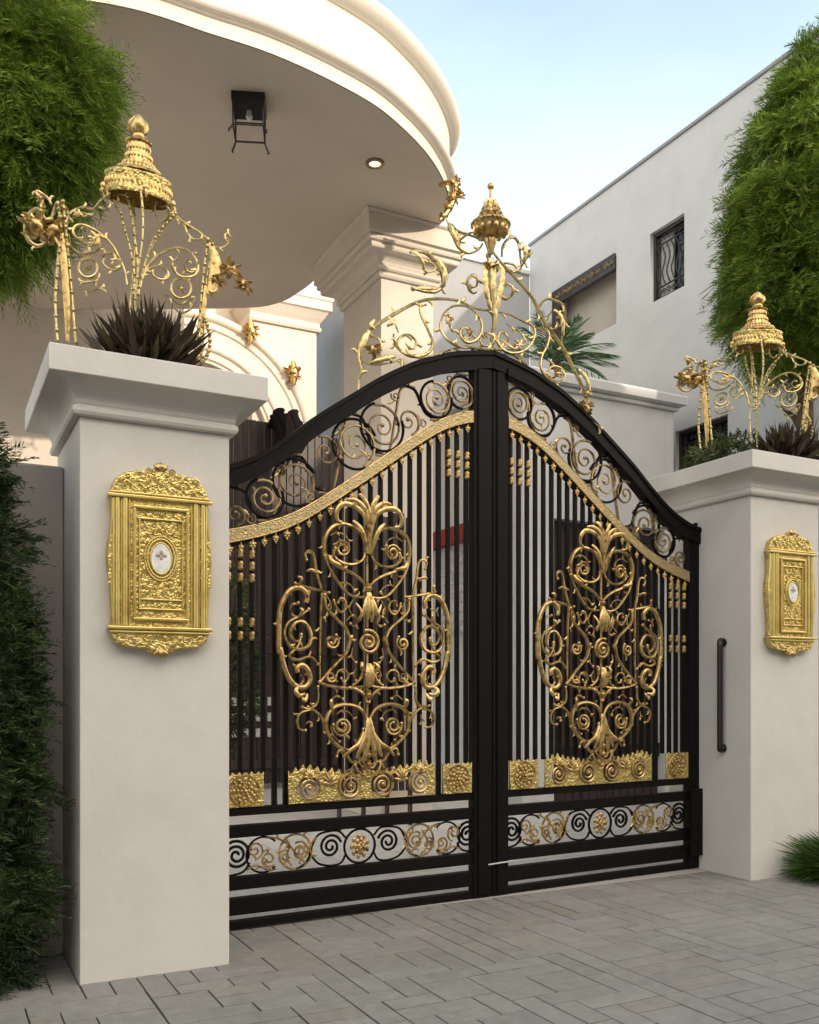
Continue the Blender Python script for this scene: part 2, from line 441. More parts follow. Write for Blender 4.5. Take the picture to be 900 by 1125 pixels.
# medallion strokes traced as half figure, (a = distance from its axis, z)
def za(X, Y): return ((470-X)*.00147, 2.6535-Y*.001406)
def zb(X, Y): return ((470-X)*.00147, 1.7335-Y*.001406)
def tr(fn, s): return [fn(*p) for p in s]
MED = [  # (points, radius)
 (tr(za, [(188, 528), (192, 500), (178, 476), (150, 465), (110, 485), (82, 540), (70, 610), (70, 736)])+tr(zb, [(75, 70), (90, 140), (115, 200), (150, 232), (185, 232), (205, 200), (195, 160), (170, 140), (148, 152), (150, 172)]), .013),
 (tr(za, [(462, 290), (450, 240), (425, 200), (385, 180), (340, 178), (295, 202), (270, 250), (272, 310), (300, 345), (350, 372), (400, 392), (440, 418), (466, 450)]), .0125),
 (tr(za, [(455, 300), (440, 330), (400, 350), (350, 345), (312, 318), (318, 285)]), .009),
 (spiral(*za(352, 285), .052, .016, 1.6, .5), .0085),
 (tr(za, [(190, 345), (183, 320), (200, 306), (222, 322), (235, 400), (255, 480), (252, 560), (250, 736)])+tr(zb, [(250, 110), (248, 210)]), .0085),
 (tr(za, [(140, 448), (180, 460), (250, 474), (290, 480)]), .0085),
 (tr(za, [(270, 490), (278, 545), (320, 588), (365, 630), (388, 680)])+tr(zb, [(388, 10), (372, 75), (330, 125), (285, 170), (248, 212)]), .0115),
 (tr(za, [(270, 320), (292, 375), (330, 430), (375, 478), (420, 492), (466, 488)]), .009),
 (tr(za, [(312, 512), (322, 540), (345, 562), (368, 540), (362, 510), (340, 500), (332, 520)]), .0075),
 (spiral(*za(303, 690), .048, .012, 1.5, 2.2), .009),
 (tr(za, [(198, 556), (160, 585), (110, 615), (95, 665), (118, 715), (160, 728), (200, 708), (208, 655), (180, 612), (140, 615), (118, 655), (135, 690), (160, 690), (165, 665)]), .0105),
 (tr(zb, [(165, 20), (150, 60), (115, 100), (150, 118), (205, 104), (240, 135)]), .009),
 (tr(zb, [(246, 214), (300, 230), (380, 238), (466, 226)]), .010),
 (spiral(*zb(298, 188), .036, .012, 1.3, 3), .0075),
 (tr(zb, [(320, 200), (330, 165), (360, 158), (380, 185), (360, 210), (345, 195)]), .007),
 (tr(zb, [(400, 225), (430, 200), (445, 165), (440, 128)]), .0085),
 (tr(zb, [(466, 300), (445, 262), (410, 240), (385, 236)]), .0095),
 (tr(zb, [(466, 385), (440, 335), (400, 314), (350, 310), (302, 328), (275, 378), (282, 432), (320, 480), (372, 508), (415, 490), (450, 420)]), .0125),
 (spiral(*zb(350, 405), .062, .018, 1.8, .2, -1), .009),
 (tr(zb, [(240, 232), (238, 295), (205, 325), (170, 318)]), .0085),
 (tr(zb, [(195, 318), (238, 345), (264, 382), (270, 430)]), .0085),
 (tr(zb, [(215, 330), (165, 342), (147, 378), (160, 412), (185, 418)]), .008),
 (tr(zb, [(325, 535), (335, 508), (365, 520), (395, 560), (430, 560), (455, 520)]), .009),
 (tr(zb, [(410, 575), (425, 605), (466, 632)]), .0085),
 (tr(zb, [(430, 565), (450, 590), (466, 580)]), .0075),
]
MEDLEAF = [  # acanthus fronds, half
 (tr(za, [(468, 300), (462, 200), (440, 130), (395, 98), (345, 95), (318, 128), (322, 165), (345, 172)]), .017),
 (tr(za, [(468, 300), (465, 190), (448, 110), (405, 72), (365, 72)]), .017),
 (tr(za, [(469, 290), (468, 180), (460, 100), (435, 52), (420, 45)]), .018),
 (tr(za, [(460, 300), (445, 235), (425, 190), (395, 160)]), .015),
 (tr(za, [(466, 480), (450, 520), (440, 560), (420, 590)]), .014),
 (tr(za, [(466, 470), (462, 540), (458, 600)]), .016),
 (tr(zb, [(466, 370), (455, 440), (430, 500), (410, 545)]), .018),
 (tr(zb, [(468, 370), (462, 450), (450, 520), (440, 565)]), .018),
 (tr(zb, [(450, 430), (420, 480), (385, 505), (350, 540)]), .013),
 (tr(zb, [(466, 130), (460, 180), (462, 230)]), .018),
 (tr(zb, [(455, 170), (430, 150), (440, 125)]), .012),
 (tr(za, [(150, 462), (160, 430), (145, 420)]), .010),
 (tr(za, [(235, 400), (205, 390), (185, 395)]), .010),
 (tr(za, [(150, 590), (165, 565), (155, 552)]), .010),
 (tr(zb, [(150, 232), (135, 250), (150, 270), (178, 262)]), .014),
 (tr(zb, [(190, 262), (175, 292), (165, 275)]), .012),
 (tr(zb, [(300, 330), (290, 300), (298, 285)]), .012),
 (tr(za, [(285, 320), (300, 350), (340, 360)]), .014),
 (tr(za, [(410, 520), (430, 560), (425, 600)]), .009),
]
MC = .952
def stud_mesh():
    m = MB(); m.sph((0, 0, 0), .011, (1, .9, 1.2))
    for k in range(5):
        a = 2*PI*k/5+.3; m.sph((.0125*math.cos(a), 0, .0125*math.sin(a)), .0085, (1, .8, 1), 7, 5)
    m.sph((0, 0, -.024), .007, (1, 1, 1.4), 7, 5); m.sph((0, 0, .024), .007, (1, 1, 1.4), 7, 5)
    return m
def leaf(side):
    s = side
    if s < 0:
        t = thing('gate_leaf', 'left leaf of the black iron driveway gate with gold medallion, joining the nearer pillar', 'gate', (3.377, 5.314, .012), math.atan2(.064, 2.007), 'driveway gate leaves')
    else:
        t = thing('gate_leaf', 'right leaf of the black iron driveway gate with gold medallion, hung on the farther pillar', 'gate', (3.377, 5.314, .012), math.atan2(.101, 1.983), 'driveway gate leaves')
    us = .153 if s < 0 else .135; uh = 1.87; ue = 1.983
    def bx(name, u0, u1, v0, v1, z0, z1, mat=M['iron'], bev=.004, par=t):
        m = MB(); m.box((s*u0, v0, z0), (s*u1, v1, z1), bev); return m.build(name, mat, par)
    # stiles
    m = MB(); zt = ztop(.07)-.02
    m.box((s*.0025, -.036, .0), (s*(us-.001), .03, zt), .004)
    m.box((s*.035, -.046, .02), (s*(us-.035), -.0365, zt-.1), .004)
    m.build('meeting_stile', M['iron'], t)
    m = MB(); m.box((s*uh, -.034, .0), (s*ue, .03, ztop(1.92)-.02), .004); m.build('hinge_stile', M['iron'], t)
    if s > 0:
        bx('stile_cap', 1.93, 2.03, -.05, .04, 2.64, 2.662); bx('stile_cap', 1.965, 1.995, -.015, .015, 2.664, 2.70)
        bx('hinge', 1.985, 2.02, -.045, .0, 1.89, 2.10)
        m = MB(); m.box((s*1.86, -.07, .10), (s*2.03, -.036, .62), .004); m.build('hinge_box', M['iron'], t)
        # latch bolt across the meeting stiles
        m = MB(); m.tube([(-.05, -.06, .218), (.16, -.06, .225)], .0055, 8)
        m.build('latch_bolt', M['steel'], t)
    # arch rail, in steps
    m = MB()
    strip(m, ztop, 0, .118, -.05, .04, 0.001, ue, s)
    m.build('top_rail', M['iron'], t)
    m = MB(); strip(m, ztop, .075, .13, -.062, -.0505, us-.02, uh+.02, s); strip(m, ztop, .0, .03, -.060, -.0505, .002, ue-.002, s)
    m.build('top_rail_moulding', M['iron'], t)
    # rails
    for z0, z1 in ((0, .045), (.078, .178), (.224, .300), (.528, .600), (.655, .703)):
        bx('rail', us, uh, -.028, .022, z0, z1)
    # gold band
    m = MB(); strip(m, zband, .004, .070, -.040, -.012, us, uh, s); m.build('gold_band', M['goldband'], t)
    m = MB()
    for d in (.002, .073):
        m.tube([(s*(us+(uh-us)*i/40), -.036, zband(us+(uh-us)*i/40)-d) for i in range(41)], .0055, 6)
    m.build('band_edging', M['gold'], t)
    m = MB(); strip(m, zband, .076, .098, -.026, .016, us, uh, s); m.build('band_rail', M['iron'], t)
    # bars with studs
    n = 24; ub = [us+.038+i*(uh-us-.076)/(n-1) for i in range(n)]
    stud = None; collar = None
    for i, u in enumerate(ub):
        zt = zband(u)-.098; full = (1.475 < u < 1.60) or (.40 < u < .445)
        zb_ = .703 if full else .90
        m = MB(); w = .0135 if not full else .0155
        m.box((s*(u-w), -.013, zb_), (s*(u+w), .013, zt), .003); m.build('bar', M['iron'], t)
        if stud is None:
            stud = stud_mesh().build('stud', M['gold'], t); stud.location = (s*u, -.026, zt-.012)
        else: inst(stud, (s*u, -.026, zt-.012), t, sc=(random.uniform(.85, 1.2),)*3)
    m = MB()
    m.lathe([(.008, -.028), (.013, -.024), (.017, -.012), (.012, 0), (.018, .012), (.013, .024), (.008, .028)], seg=10)
    first = True
    for grp, zs in (((0, 1, 2), (-.14, -.205, -.27)), ((21, 22, 23), (-.02, -.09, -.16, -.42, -.50))):
        for i in grp:
            for dz in zs:
                u = ub[i]; z = (zband(ub[grp[1]])-.098)+dz-.03
                if first: collar = m.build('collar', M['gold'], t); collar.location = (s*u, -.018, z); first = False
                else: inst(collar, (s*u, -.018, z), t)
    # scrollwork between arch and band
    sb = M['bronze']; sg = M['bronze2']; rr = random.Random(3+s)
    def barbs(mb, P, v, step=9, L=.026, w=.0055):
        """small leaves budding off a scroll; P in leaf coordinates"""
        for i in range(step//2, len(P)-2, step):
            a = Vector(P[i]); d = Vector(P[i+1])-Vector(P[i-1])
            if d.length < 1e-5: continue
            d.normalize(); nn_ = Vector((-d.z, 0, d.x))*(1 if (i//step) % 2 else -1)
            Q = [a, a+d*L*.45+nn_*L*.35, a+d*L*.75+nn_*L*.8, a+d*L*.6+nn_*L*1.2]
            mb.tube(Q, [w*.6, w*1.25, w*.9, w*.25], 5, (1, .6), nrm=(0, 1, 0))
    def stroke(mat, pts, r, v=-.018, seg=6, ball=None, bar=0):
        q = MB(); P = [(s*a, v, z) for a, z in pts]; q.tube(P, r, seg, (1, 1.5), nrm=(0, 1, 0))
        if ball: q.sph((s*pts[-1][0], v, pts[-1][1]), ball, (1, .8, 1), 8, 6)
        if bar: barbs(q, P, v, bar)
        return q.build('arch_scroll', mat, t)
    us_list = [.235, .43, .64, .83, 1.02, 1.22, 1.42, 1.61, 1.79]
    for k, u in enumerate(us_list):
        zu, zl = ztop(u)-.135, zband(u)+.004; zm = (zu+zl)/2; h = (zu-zl)/2
        slope = (ztop(u+.05)-ztop(u-.05))/.1; big = k % 3 != 2
        r = h*(.74 if big else .5); sg_ = 1 if k % 2 else -1; a0 = math.atan(slope)+(PI*.55 if k % 2 else -PI*.45)
        cz = zm+(0 if big else .35*h*(1 if k % 2 else -1))
        tgt = sb if k % 3 != 1 else sg
        sp = spiral(u, cz, r*1.02, .012, 2.1 if big else 1.5, a0, sg_)
        stroke(tgt, sp, [.009-.004*i/len(sp) for i in range(len(sp))], ball=.015, bar=11 if k % 3 == 1 else 0)
        if big: stroke(M['iron'], [(u+r*1.1*math.cos(a), cz+r*1.1*math.sin(a)) for a in [a0+sg_*-1*(i/24)*PI*1.5 for i in range(25)]], .009)
        # connecting S to the neighbour
        if k < len(us_list)-1:
            u2 = us_list[k+1]; zt2, zl2 = ztop(u2)-.135, zband(u2)
            if k % 2: pts = [(u-.05, zl+.01), (u+.06, zl+.035), ((u+u2)/2, (zm+(zt2+zl2)/2)/2), (u2-.05, zt2-.02), (u2+.04, zt2-.005)]
            else: pts = [(u-.05, zu-.005), (u+.05, zu-.03), ((u+u2)/2, (zu+zl2)/2), (u2-.05, zl2+.04), (u2+.04, zl2+.012)]
            stroke(M['iron'] if k % 2 else sb, smooth2(pts, 6), .009, -.010, bar=8)
            # small leaf curls & rings in the corners
            um = (u+u2)/2; zc = (ztop(um)-.135-.035) if k % 2 == 0 else (zband(um)+.04)
            stroke(sg if k % 2 else sb, spiral(um, zc, .034, .008, 1.3, rr.uniform(0, 6), sg_), .0048, -.022)
            pts = smooth2([(um, zc), (um+.03, zc+(.04 if k % 2 else -.04)), (um+.065, zc+(.055 if k % 2 else -.055))], 5)
            q = MB(); q.tube([(s*a, -.02, z) for a, z in pts], taper(len(pts), .012, .3, .2), 6, (1, .5), nrm=(0, 1, 0)); q.build('arch_leaf', sg, t)
    # medallion
    v = -.062
    root = None
    ring = MB(); pts = smooth2(MED[0][0], 5)
    ring.tube([(s*MC, v+.012, 2.55), (s*MC, v+.012, .86)], .008, 8)
    med = ring.build('medallion', M['gold'], t)
    for q in (1, -1):
        m = MB(); m.tube([(s*(MC+q*a), v, z) for a, z in pts], [.017]*len(pts), 8, nrm=(0, 1, 0)); barbs(m, [(s*(MC+q*a), v, z) for a, z in pts], v, 12, .03, .007); m.build('side_scroll', M['gold'], med)
    for pts, r in MED[1:]:
        P = smooth2(pts, 5) if len(pts) < 20 else pts
        for q in (1, -1):
            m = MB(); m.tube([(s*(MC+q*a), v-.004*math.sin(i*.3), z) for i, (a, z) in enumerate(P)], taper(len(P), r*1.2, .6, .6), 7, (1, 1.1), nrm=(0, 1, 0))
            for e in (P[0], P[-1]): m.sph((s*(MC+q*e[0]), v, e[1]), r*1.3, (1, .9, 1), 8, 6)
            barbs(m, [(s*(MC+q*a), v, z) for a, z in P], v, 13, .032, .007)
            m.build('scroll', M['gold'], med)
    for pts, r in MEDLEAF:
        P = smooth2(pts, 5); n = len(P)
        for q in (1, -1):
            m = MB(); m.tube([(s*(MC+q*a), v-.012-.018*math.sin(PI*i/n), z) for i, (a, z) in enumerate(P)], [r*(.25+.75*math.sin(PI*(.12+.83*i/n))) for i in range(n)], 7, (1, .5), nrm=(0, 1, 0))
            m.build('acanthus_leaf', M['gold'], med)
    # fine inner tendrils
    for pts in ([(300, 230), (330, 215), (365, 225), (385, 255), (375, 280)], [(330, 330), (310, 300), (315, 270)],
                [(280, 490), (300, 530), (290, 570), (270, 590)], [(370, 600), (400, 570), (425, 590), (410, 620), (390, 610)], 
                [(330, 440), (360, 430), (390, 440), (410, 465)], [(405, 500), (385, 540), (400, 575)], 
                [(120, 560), (130, 535), (155, 530)], ):
        P = smooth2(tr(za, pts), 5)
        for q in (1, -1):
            m = MB(); m.tube([(s*(MC+q*a), v+.008, z) for a, z in P], taper(len(P), .0058, .7, .5), 6, nrm=(0, 1, 0)); m.sph((s*(MC+q*P[-1][0]), v+.006, P[-1][1]), .011, u=7, v=5)
            barbs(m, [(s*(MC+q*a), v+.008, z) for a, z in P], v, 9, .024, .005)
            m.build('tendril', M['gold'], med)
    for pts in ([(330, 350), (350, 335), (385, 345), (405, 375)], [(300, 400), (310, 440), (340, 470)], [(300, 290), (330, 270), (355, 285)],
                [(165, 180), (180, 205), (165, 222)], [(420, 150), (405, 175), (415, 205)], [(400, 60), (395, 100), (415, 125)],
                [(190, 390), (205, 380), (212, 400)], [(370, 600), (395, 590), (410, 560)]):
        P = smooth2(tr(zb, pts), 5)
        for q in (1, -1):
            m = MB(); m.tube([(s*(MC+q*a), v+.008, z) for a, z in P], taper(len(P), .0058, .7, .5), 6, nrm=(0, 1, 0)); m.sph((s*(MC+q*P[-1][0]), v+.006, P[-1][1]), .011, u=7, v=5)
            barbs(m, [(s*(MC+q*a), v+.008, z) for a, z in P], v, 9, .024, .005)
            m.build('tendril', M['gold'], med)
    m = MB(); cz = za(468, 690)[1]
    sp = spiral(0, 0, .078, .014, 2.0, 1.2); m.tube([(s*(MC+a), v-.006, cz+z) for a, z in sp], .011, 8, nrm=(0, 1, 0))
    m.sph((s*MC, v-.012, cz), .02, (1, .8, 1)); m.build('rosette', M['gold'], med)
    for dz in (2.02, 1.93, 1.50, 1.43, 1.36, 1.12, .99, .93):
        m = MB(); m.lathe([(.006, -.028), (.022, -.012), (.026, 0), (.014, .012), (.018, .02), (.006, .03)], (s*MC, v-.008, dz), 12); m.build('knop', M['gold'], med)
    # gold plaques above the rails
    z0, z1 = .705, .905
    def crest_line(u0, u1, base, amp, n):
        return [(u0+(u1-u0)*i/n, base+amp*(abs(math.sin(i*2.1))*.7+.3*math.sin(i*.9)**2)) for i in range(n+1)]
    uc0, uc1 = .452, 1.47
    holes = []; cs = [(MC-.385, .072), (MC-.112, .078), (MC+.112, .078), (MC+.385, .072)]
    for a, r in cs: holes.append([(a+r*math.cos(2*PI*k/28), .795+r*math.sin(2*PI*k/28)) for k in range(28)][::-1])
    top = []
    nn = 64
    for i in range(nn+1):
        u = uc0+(uc1-uc0)*i/nn; e = abs(u-MC)
        env = .865+.055*math.exp(-((e-.40)/.12)**2)+.02*math.exp(-((e-.22)/.06)**2)
        top.append((u, env+(.022 if i % 3 == 1 else (.0 if i % 3 else -.012))))
    out = [(uc0, z0), (uc1, z0)]+top[::-1]
    pl = plate('lower_plaque', M['goldrelief'], [(s*a, z) for a, z in out], [[(s*a, z) for a, z in h] for h in holes], .016, .003, t, Matrix.Translation((0, -.030, 0)))
    for k, (a, r) in enumerate(cs):
        m = MB(); sp = spiral(a, .795, r+.004, .010, 2.4, PI/2, 1 if k % 2 else -1)
        m.tube([(s*x, -.044, z) for x, z in sp], [.0095-.003*i/len(sp) for i in range(len(sp))], 7, nrm=(0, 1, 0))
        m.sph((s*a, -.046, .795), .014, (1, .8, 1)); m.build('spiral', M['gold'], pl)
    for c in (MC-.25, MC+.25, MC-.385, MC+.385, MC):
        m = MB()
        for k in range(7):
            a = PI*(k+.5)/7; L = .085 if abs(abs(c-MC)-.25) < .01 else .06; bz = .80 if L > .08 else .845
            P = [(s*(c+math.cos(a)*L*q*.62), -.043-.01*math.sin(q*PI), bz+math.sin(a)*L*q+.01) for q in (0, .33, .66, 1)]
            m.tube(P, [.004, .010, .009, .003], 6, (1, .6), nrm=(0, 1, 0))
        m.build('leaf_spray', M['gold'], pl)
    for (a, b) in ((us+.012, .39), (1.625, 1.86)):
        n = 16; out = [(a, z0), (b, z0)]+[(b+(a-b)*i/n, .90+.012*math.sin(i*2.4)) for i in range(n+1)]
        p2 = plate('side_plaque', M['goldrelief'], [(s*x, z) for x, z in out], [], .016, .003, t, Matrix.Translation((0, -.030, 0)))
        c = (a+b)/2; m = MB()
        for R_, k_, w in ((.084, 20, .0075), (.066, 12, .011), (.044, 9, .010), (.022, 6, .008)):
            for k in range(k_):
                th = 2*PI*k/k_; m.sph((s*(c+R_*math.cos(th)), -.040-(.08-R_)*.15, .80+R_*math.sin(th)), w, (1, .5, 1.3), 8, 6)
        m.sph((s*c, -.052, .80), .014); sp = spiral(c, .80, .092, .088, 1, 0, 1, 30); m.tube([(s*x, -.04, z) for x, z in sp], .006, 6, nrm=(0, 1, 0))
        m.build('rosette', M['gold'], p2)
    # bottom scroll frieze
    zc = .414; B = M['iron']; G = M['gold']
    def st(mat, pts, r, v=-.006):
        q = MB(); P = [(s*a, v, z) for a, z in pts]; q.tube(P, r, 6, (1, 1.4), nrm=(0, 1, 0))
        if mat is G: barbs(q, P, v, 7, .030, .006)
        q.build('frieze_scroll', mat, t)
    cir = lambda c, r, a=0, b=2*PI, n=32, e=1: [(c+e*r*math.cos(a+(b-a)*i/n), zc+r*math.sin(a+(b-a)*i/n)) for i in range(n+1)]
    cc = MC+.03
    st(B, cir(cc, .106), .008)
    for q in (1, -1):
        st(B, [(cc+q*a, z) for a, z in spiral(.20, zc+.012, .075, .012, 2.0, PI*.9, -1)], .0085)
        st(B, smooth2([(cc+q*.10, zc-.05), (cc+q*.13, zc-.095), (cc+q*.2, zc-.106), (cc+q*.28, zc-.085), (cc+q*.33, zc-.03)], 6), .007)
        st(B, smooth2([(cc+q*.10, zc+.06), (cc+q*.14, zc+.1), (cc+q*.2, zc+.107), (cc+q*.28, zc+.09), (cc+q*.32, zc+.03), (cc+q*.36, zc-.07), (cc+q*.43, zc-.106)], 6), .007)
        st(G, [(cc+q*a, z) for a, z in cir(.43, .105)], .007)
        st(G, [(cc+q*a, z) for a, z in spiral(.40, zc, .06, .012, 1.8, 1, 1)], .007)
        st(G, smooth2([(cc+q*.36, zc-.08), (cc+q*.42, zc-.02), (cc+q*.48, zc+.05), (cc+q*.55, zc+.09), (cc+q*.62, zc+.1)], 6), .0065)
        st(G, [(cc+q*a, z) for a, z in spiral(.50, zc-.03, .045, .01, 1.5, 2, -1)], .006)
        st(B, [(cc+q*a, z) for a, z in cir(.635, .105, -PI*.75, PI*.75)], .0065)
        st(G, [(cc+q*a, z) for a, z in spiral(.60, zc-.03, .05, .01, 1.4, 4, 1)], .0065)
        st(G, [(cc+q*a, z) for a, z in spiral(.69, zc+.03, .055, .01, 1.5, 4.5, -1)], .006, -.012)
        st(G, smooth2([(cc+q*.30, zc+.08), (cc+q*.34, zc+.02), (cc+q*.33, zc-.04), (cc+q*.38, zc-.09)], 6), .006, -.012)
        st(G, smooth2([(cc+q*.56, zc-.09), (cc+q*.60, zc-.095), (cc+q*.68, zc-.06), (cc+q*.74, zc-.08)], 6), .006, -.012)
        st(G, smooth2([(cc+q*.50, zc+.09), (cc+q*.47, zc+.04), (cc+q*.49, zc-.02), (cc+q*.46, zc-.08)], 6), .006, -.012)
        st(B, [(cc+q*a, z) for a, z in spiral(.80, zc+.01, .088, .012, 2.4, PI*.2, 1)], .009)
        st(B, smooth2([(cc+q*.72, zc-.04), (cc+q*.76, zc-.09), (cc+q*.84, zc-.106), (cc+q*.88, zc-.1)], 6), .007)
    m = MB()
    for R_, k_ in ((.055, 9), (.032, 7), (.012, 4)):
        for k in range(k_):
            th = 2*PI*k/k_; m.sph((s*(cc+R_*math.cos(th)), -.006-(.06-R_)*.3, zc+R_*1.15*math.sin(th)), .014, (1, .7, 1.3), 8, 6)
    m.build('frieze_flower', M['gold'], t)
    return t
leaf(-1); leaf(1)
# strip under the gate
m = MB(); m.box((1.36, 5.27, -.003), (5.36, 5.46, .0045), .001)
tag(m.build('threshold', M['fence']), kind='structure')

# =================================================================== CREST OVER THE GATE
def fanrose(mb, c, r, seedn=1, n=14):
    q = random.Random(seedn)
    for k in range(n):
        a = q.uniform(0, 2*PI); e = q.uniform(-.9, .9); rr = r*q.uniform(.45, .8)
        d = Vector((math.cos(a)*math.cos(e), math.sin(a)*math.cos(e)*.8, math.sin(e)))
        side = Vector((-math.sin(a), math.cos(a), q.uniform(-.6, .6))).normalized()
        P = [Vector(c)+d*rr*.15, Vector(c)+d*rr*.6+side*rr*.15, Vector(c)+d*rr+side*rr*.38, Vector(c)+d*rr*1.08+side*rr*.7]
        mb.tube(P, [r*.08, r*.2, r*.17, r*.04], 6, (1, .45))
    mb.sph(c, r*.42, (1, .9, 1), 10, 7)
CP = Vector((3.377, 5.33, 3.67))
def c2(X, Y):
    p = atY(350+X/2.727, 180+Y/2.727, 5.33); return (p.x-CP.x, p.z-CP.z)
crest = thing('gate_crest', 'gold scrollwork crest with urn finial standing on the arch of the gate', 'gate crest', CP)
CR = [
 ([(520, 585), (522, 520), (522, 470), (520, 430), (516, 350), (516, 270)], .016),
 ([(494, 238), (475, 260), (440, 272), (412, 255), (398, 220), (390, 190), (402, 180), (425, 196), (470, 212), (492, 225)], .010),
 ([(440, 236), (430, 225), (448, 212), (475, 215)], .007),
 ([(552, 277), (548, 250), (562, 230), (585, 224), (604, 240), (612, 270), (612, 300)], .010),
 ([(612, 250), (632, 264), (620, 285), (608, 318)], .009),
 ([(270, 270), (290, 262), (325, 264), (355, 285), (374, 320), (374, 360), (350, 385), (315, 388), (278, 378)], .013),
 ([(305, 290), (325, 282), (345, 300), (340, 325), (318, 330)], .007),
 ([(118, 645), (122, 625), (114, 585), (120, 540), (150, 500), (210, 460), (290, 415), (350, 400), (420, 406), (470, 432), (520, 442)], .011),
 ([(325, 420), (304, 430), (306, 460), (322, 500), (335, 540), (325, 568), (296, 580), (262, 572), (240, 545), (248, 518), (275, 508), (297, 525), (294, 548), (276, 550)], .010),
 ([(230, 505), (238, 545), (262, 575), (310, 585), (380, 560)], .008),
 ([(125, 560), (140, 590), (170, 604), (205, 600), (250, 585)], .008),
 ([(140, 530), (150, 510), (175, 520), (182, 550), (165, 575)], .007),
 ([(480, 380), (465, 385), (445, 370), (442, 350), (458, 338), (475, 345), (478, 362), (465, 365)], .009),
 ([(545, 372), (555, 358), (573, 372), (575, 395), (562, 405), (553, 390)], .009),
 ([(372, 470), (385, 440), (410, 424), (450, 430), (478, 462), (484, 500), (468, 530), (440, 540), (422, 520), (425, 498), (445, 488), (463, 500), (458, 518), (444, 516)], .009),
 ([(372, 470), (368, 500), (385, 535), (420, 552), (470, 550), (515, 560)], .009),
 ([(378, 465), (392, 455), (400, 475), (390, 490), (380, 480)], .006),
 ([(516, 270), (540, 300), (580, 338), (640, 400), (680, 468), (740, 548), (775, 618), (805, 690), (814, 750), (812, 770), (840, 796)], .012),
 ([(545, 300), (560, 294), (580, 302), (590, 322), (575, 328), (560, 316)], .008),
 ([(525, 440), (570, 445), (615, 470), (645, 492), (640, 530), (612, 562), (575, 572), (545, 560), (532, 535), (540, 508), (562, 505), (574, 525), (566, 545), (550, 542)], .009),
 ([(560, 480), (590, 490), (610, 500), (622, 535), (600, 548), (585, 530)], .0065),
 ([(648, 492), (678, 490), (693, 508), (684, 545), (664, 580), (660, 618), (680, 648), (712, 658), (735, 640), (728, 612), (705, 605), (692, 625), (704, 640)], .009),
 ([(672, 450), (664, 425), (678, 408), (700, 414), (728, 430), (738, 465), (735, 510), (738, 548)], .009),
 ([(700, 440), (690, 470), (705, 495), (725, 480), (715, 460)], .007),
 ([(380, 560), (430, 548), (490, 560), (550, 562), (620, 596), (672, 640)], .009),
 ([(480, 530), (500, 505), (520, 520), (512, 545), (492, 545)], .008),
]
for pts, r in CR:
    P = smooth2([c2(*p) for p in pts], 6); m = MB(); n = len(P)
    m.tube([(a, .03*math.sin(i/n*PI*2+r*900), z) for i, (a, z) in enumerate(P)], taper(n, r*1.15, .6, .55), 7, (1, 1.1), nrm=(0, 1, 0))
    a, z = P[-1]; m.sph((a, .03*math.sin(PI*2+r*900), z), r*1.3, (1, 1, 1), 8, 6)
    for i in range(4, n-2, 9):
        a0_ = Vector((P[i][0], .03*math.sin(i/n*PI*2+r*900), P[i][1])); d = Vector((P[i+1][0]-P[i-1][0], 0, P[i+1][1]-P[i-1][1]))
        if d.length < 1e-5: continue
        d.normalize(); nv = Vector((-d.z, 0, d.x))*(1 if (i//9) % 2 else -1); L_ = .042
        m.tube([a0_, a0_+d*L_*.45+nv*L_*.3, a0_+d*L_*.8+nv*L_*.75, a0_+d*L_*.7+nv*L_*1.15], [.006, .011, .009, .003], 6, (1, .5), nrm=(0, 1, 0))
    m.build('scroll', M['goldpale'], crest)
# two feet so that the crest stands on the gate
for X, Y in ((120, 640), (520, 585), (250, 590), (400, 560), (672, 645), (840, 796)):
    a, z = c2(X, Y); zz = ztop(min(1.98, abs(a)))-CP.z+.0
    m = MB(); m.tube([(a, 0, z+.01), (a*1.0, 0, min(z-.01, zz+.005))], [.009, .012], 8); m.build('foot', M['goldpale'], crest)
LEAVES = [([(500, 300), (492, 340), (498, 400), (515, 455)], .030), ([(535, 300), (545, 335), (535, 400), (524, 455)], .030), ([(516, 285), (517, 350), (520, 440)], .030),
          ([(350, 285), (372, 330), (368, 372)], .026), ([(150, 500), (128, 540), (118, 590)], .028), ([(165, 470), (150, 490), (165, 500)], .018), ([(205, 462), (215, 480), (200, 490)], .016),
          ([(395, 190), (402, 225), (418, 252)], .022), ([(600, 240), (612, 262), (610, 295)], .026), ([(150, 600), (185, 590), (225, 580)], .022), ([(180, 600), (200, 585), (215, 600)], .016),
          ([(775, 618), (795, 650), (808, 700)], .026), ([(700, 440), (722, 470), (725, 520)], .024), ([(278, 378), (310, 380), (345, 378)], .020), ([(280, 268), (300, 290), (312, 320)], .018),
          ([(545, 530), (580, 560), (605, 530)], .014), ([(235, 510), (225, 490), (222, 470)], .010)]
for pts, r in LEAVES:
    P = smooth2([c2(*p) for p in pts], 5); n = len(P); m = MB()
    m.tube([(a, -.02-.015*math.sin(PI*i/n), z) for i, (a, z) in enumerate(P)], [.78*r*(.2+.8*math.sin(PI*(.1+.85*i/n)))*(1+.22*math.sin(i*2.2)) for i in range(n)], 8, (1, .45), nrm=(0, 1, 0))
    m.build('leaf', M['goldpale'], crest)
for k, (X, Y, r) in enumerate([(515, 312, .075), (160, 560, .075), (795, 735, .085), (712, 632, .05), (800, 690, .05), (385, 470, .035), (447, 508, .035), (590, 548, .04)]):
    a, z = c2(X, Y); m = MB(); fanrose(m, (a, -.02, z), r, k); m.build('blossom', M['gold'], crest)
a, z = c2(516, 270)
zt = c2(537, 66)[1]; S = zt-z
m = MB(); m.lathe([(.014, 0), (.020, .015), (.026, .04), (.034, .07), (.042, .095), (.036, .11)], (a, 0, z), 32, 8, .12)
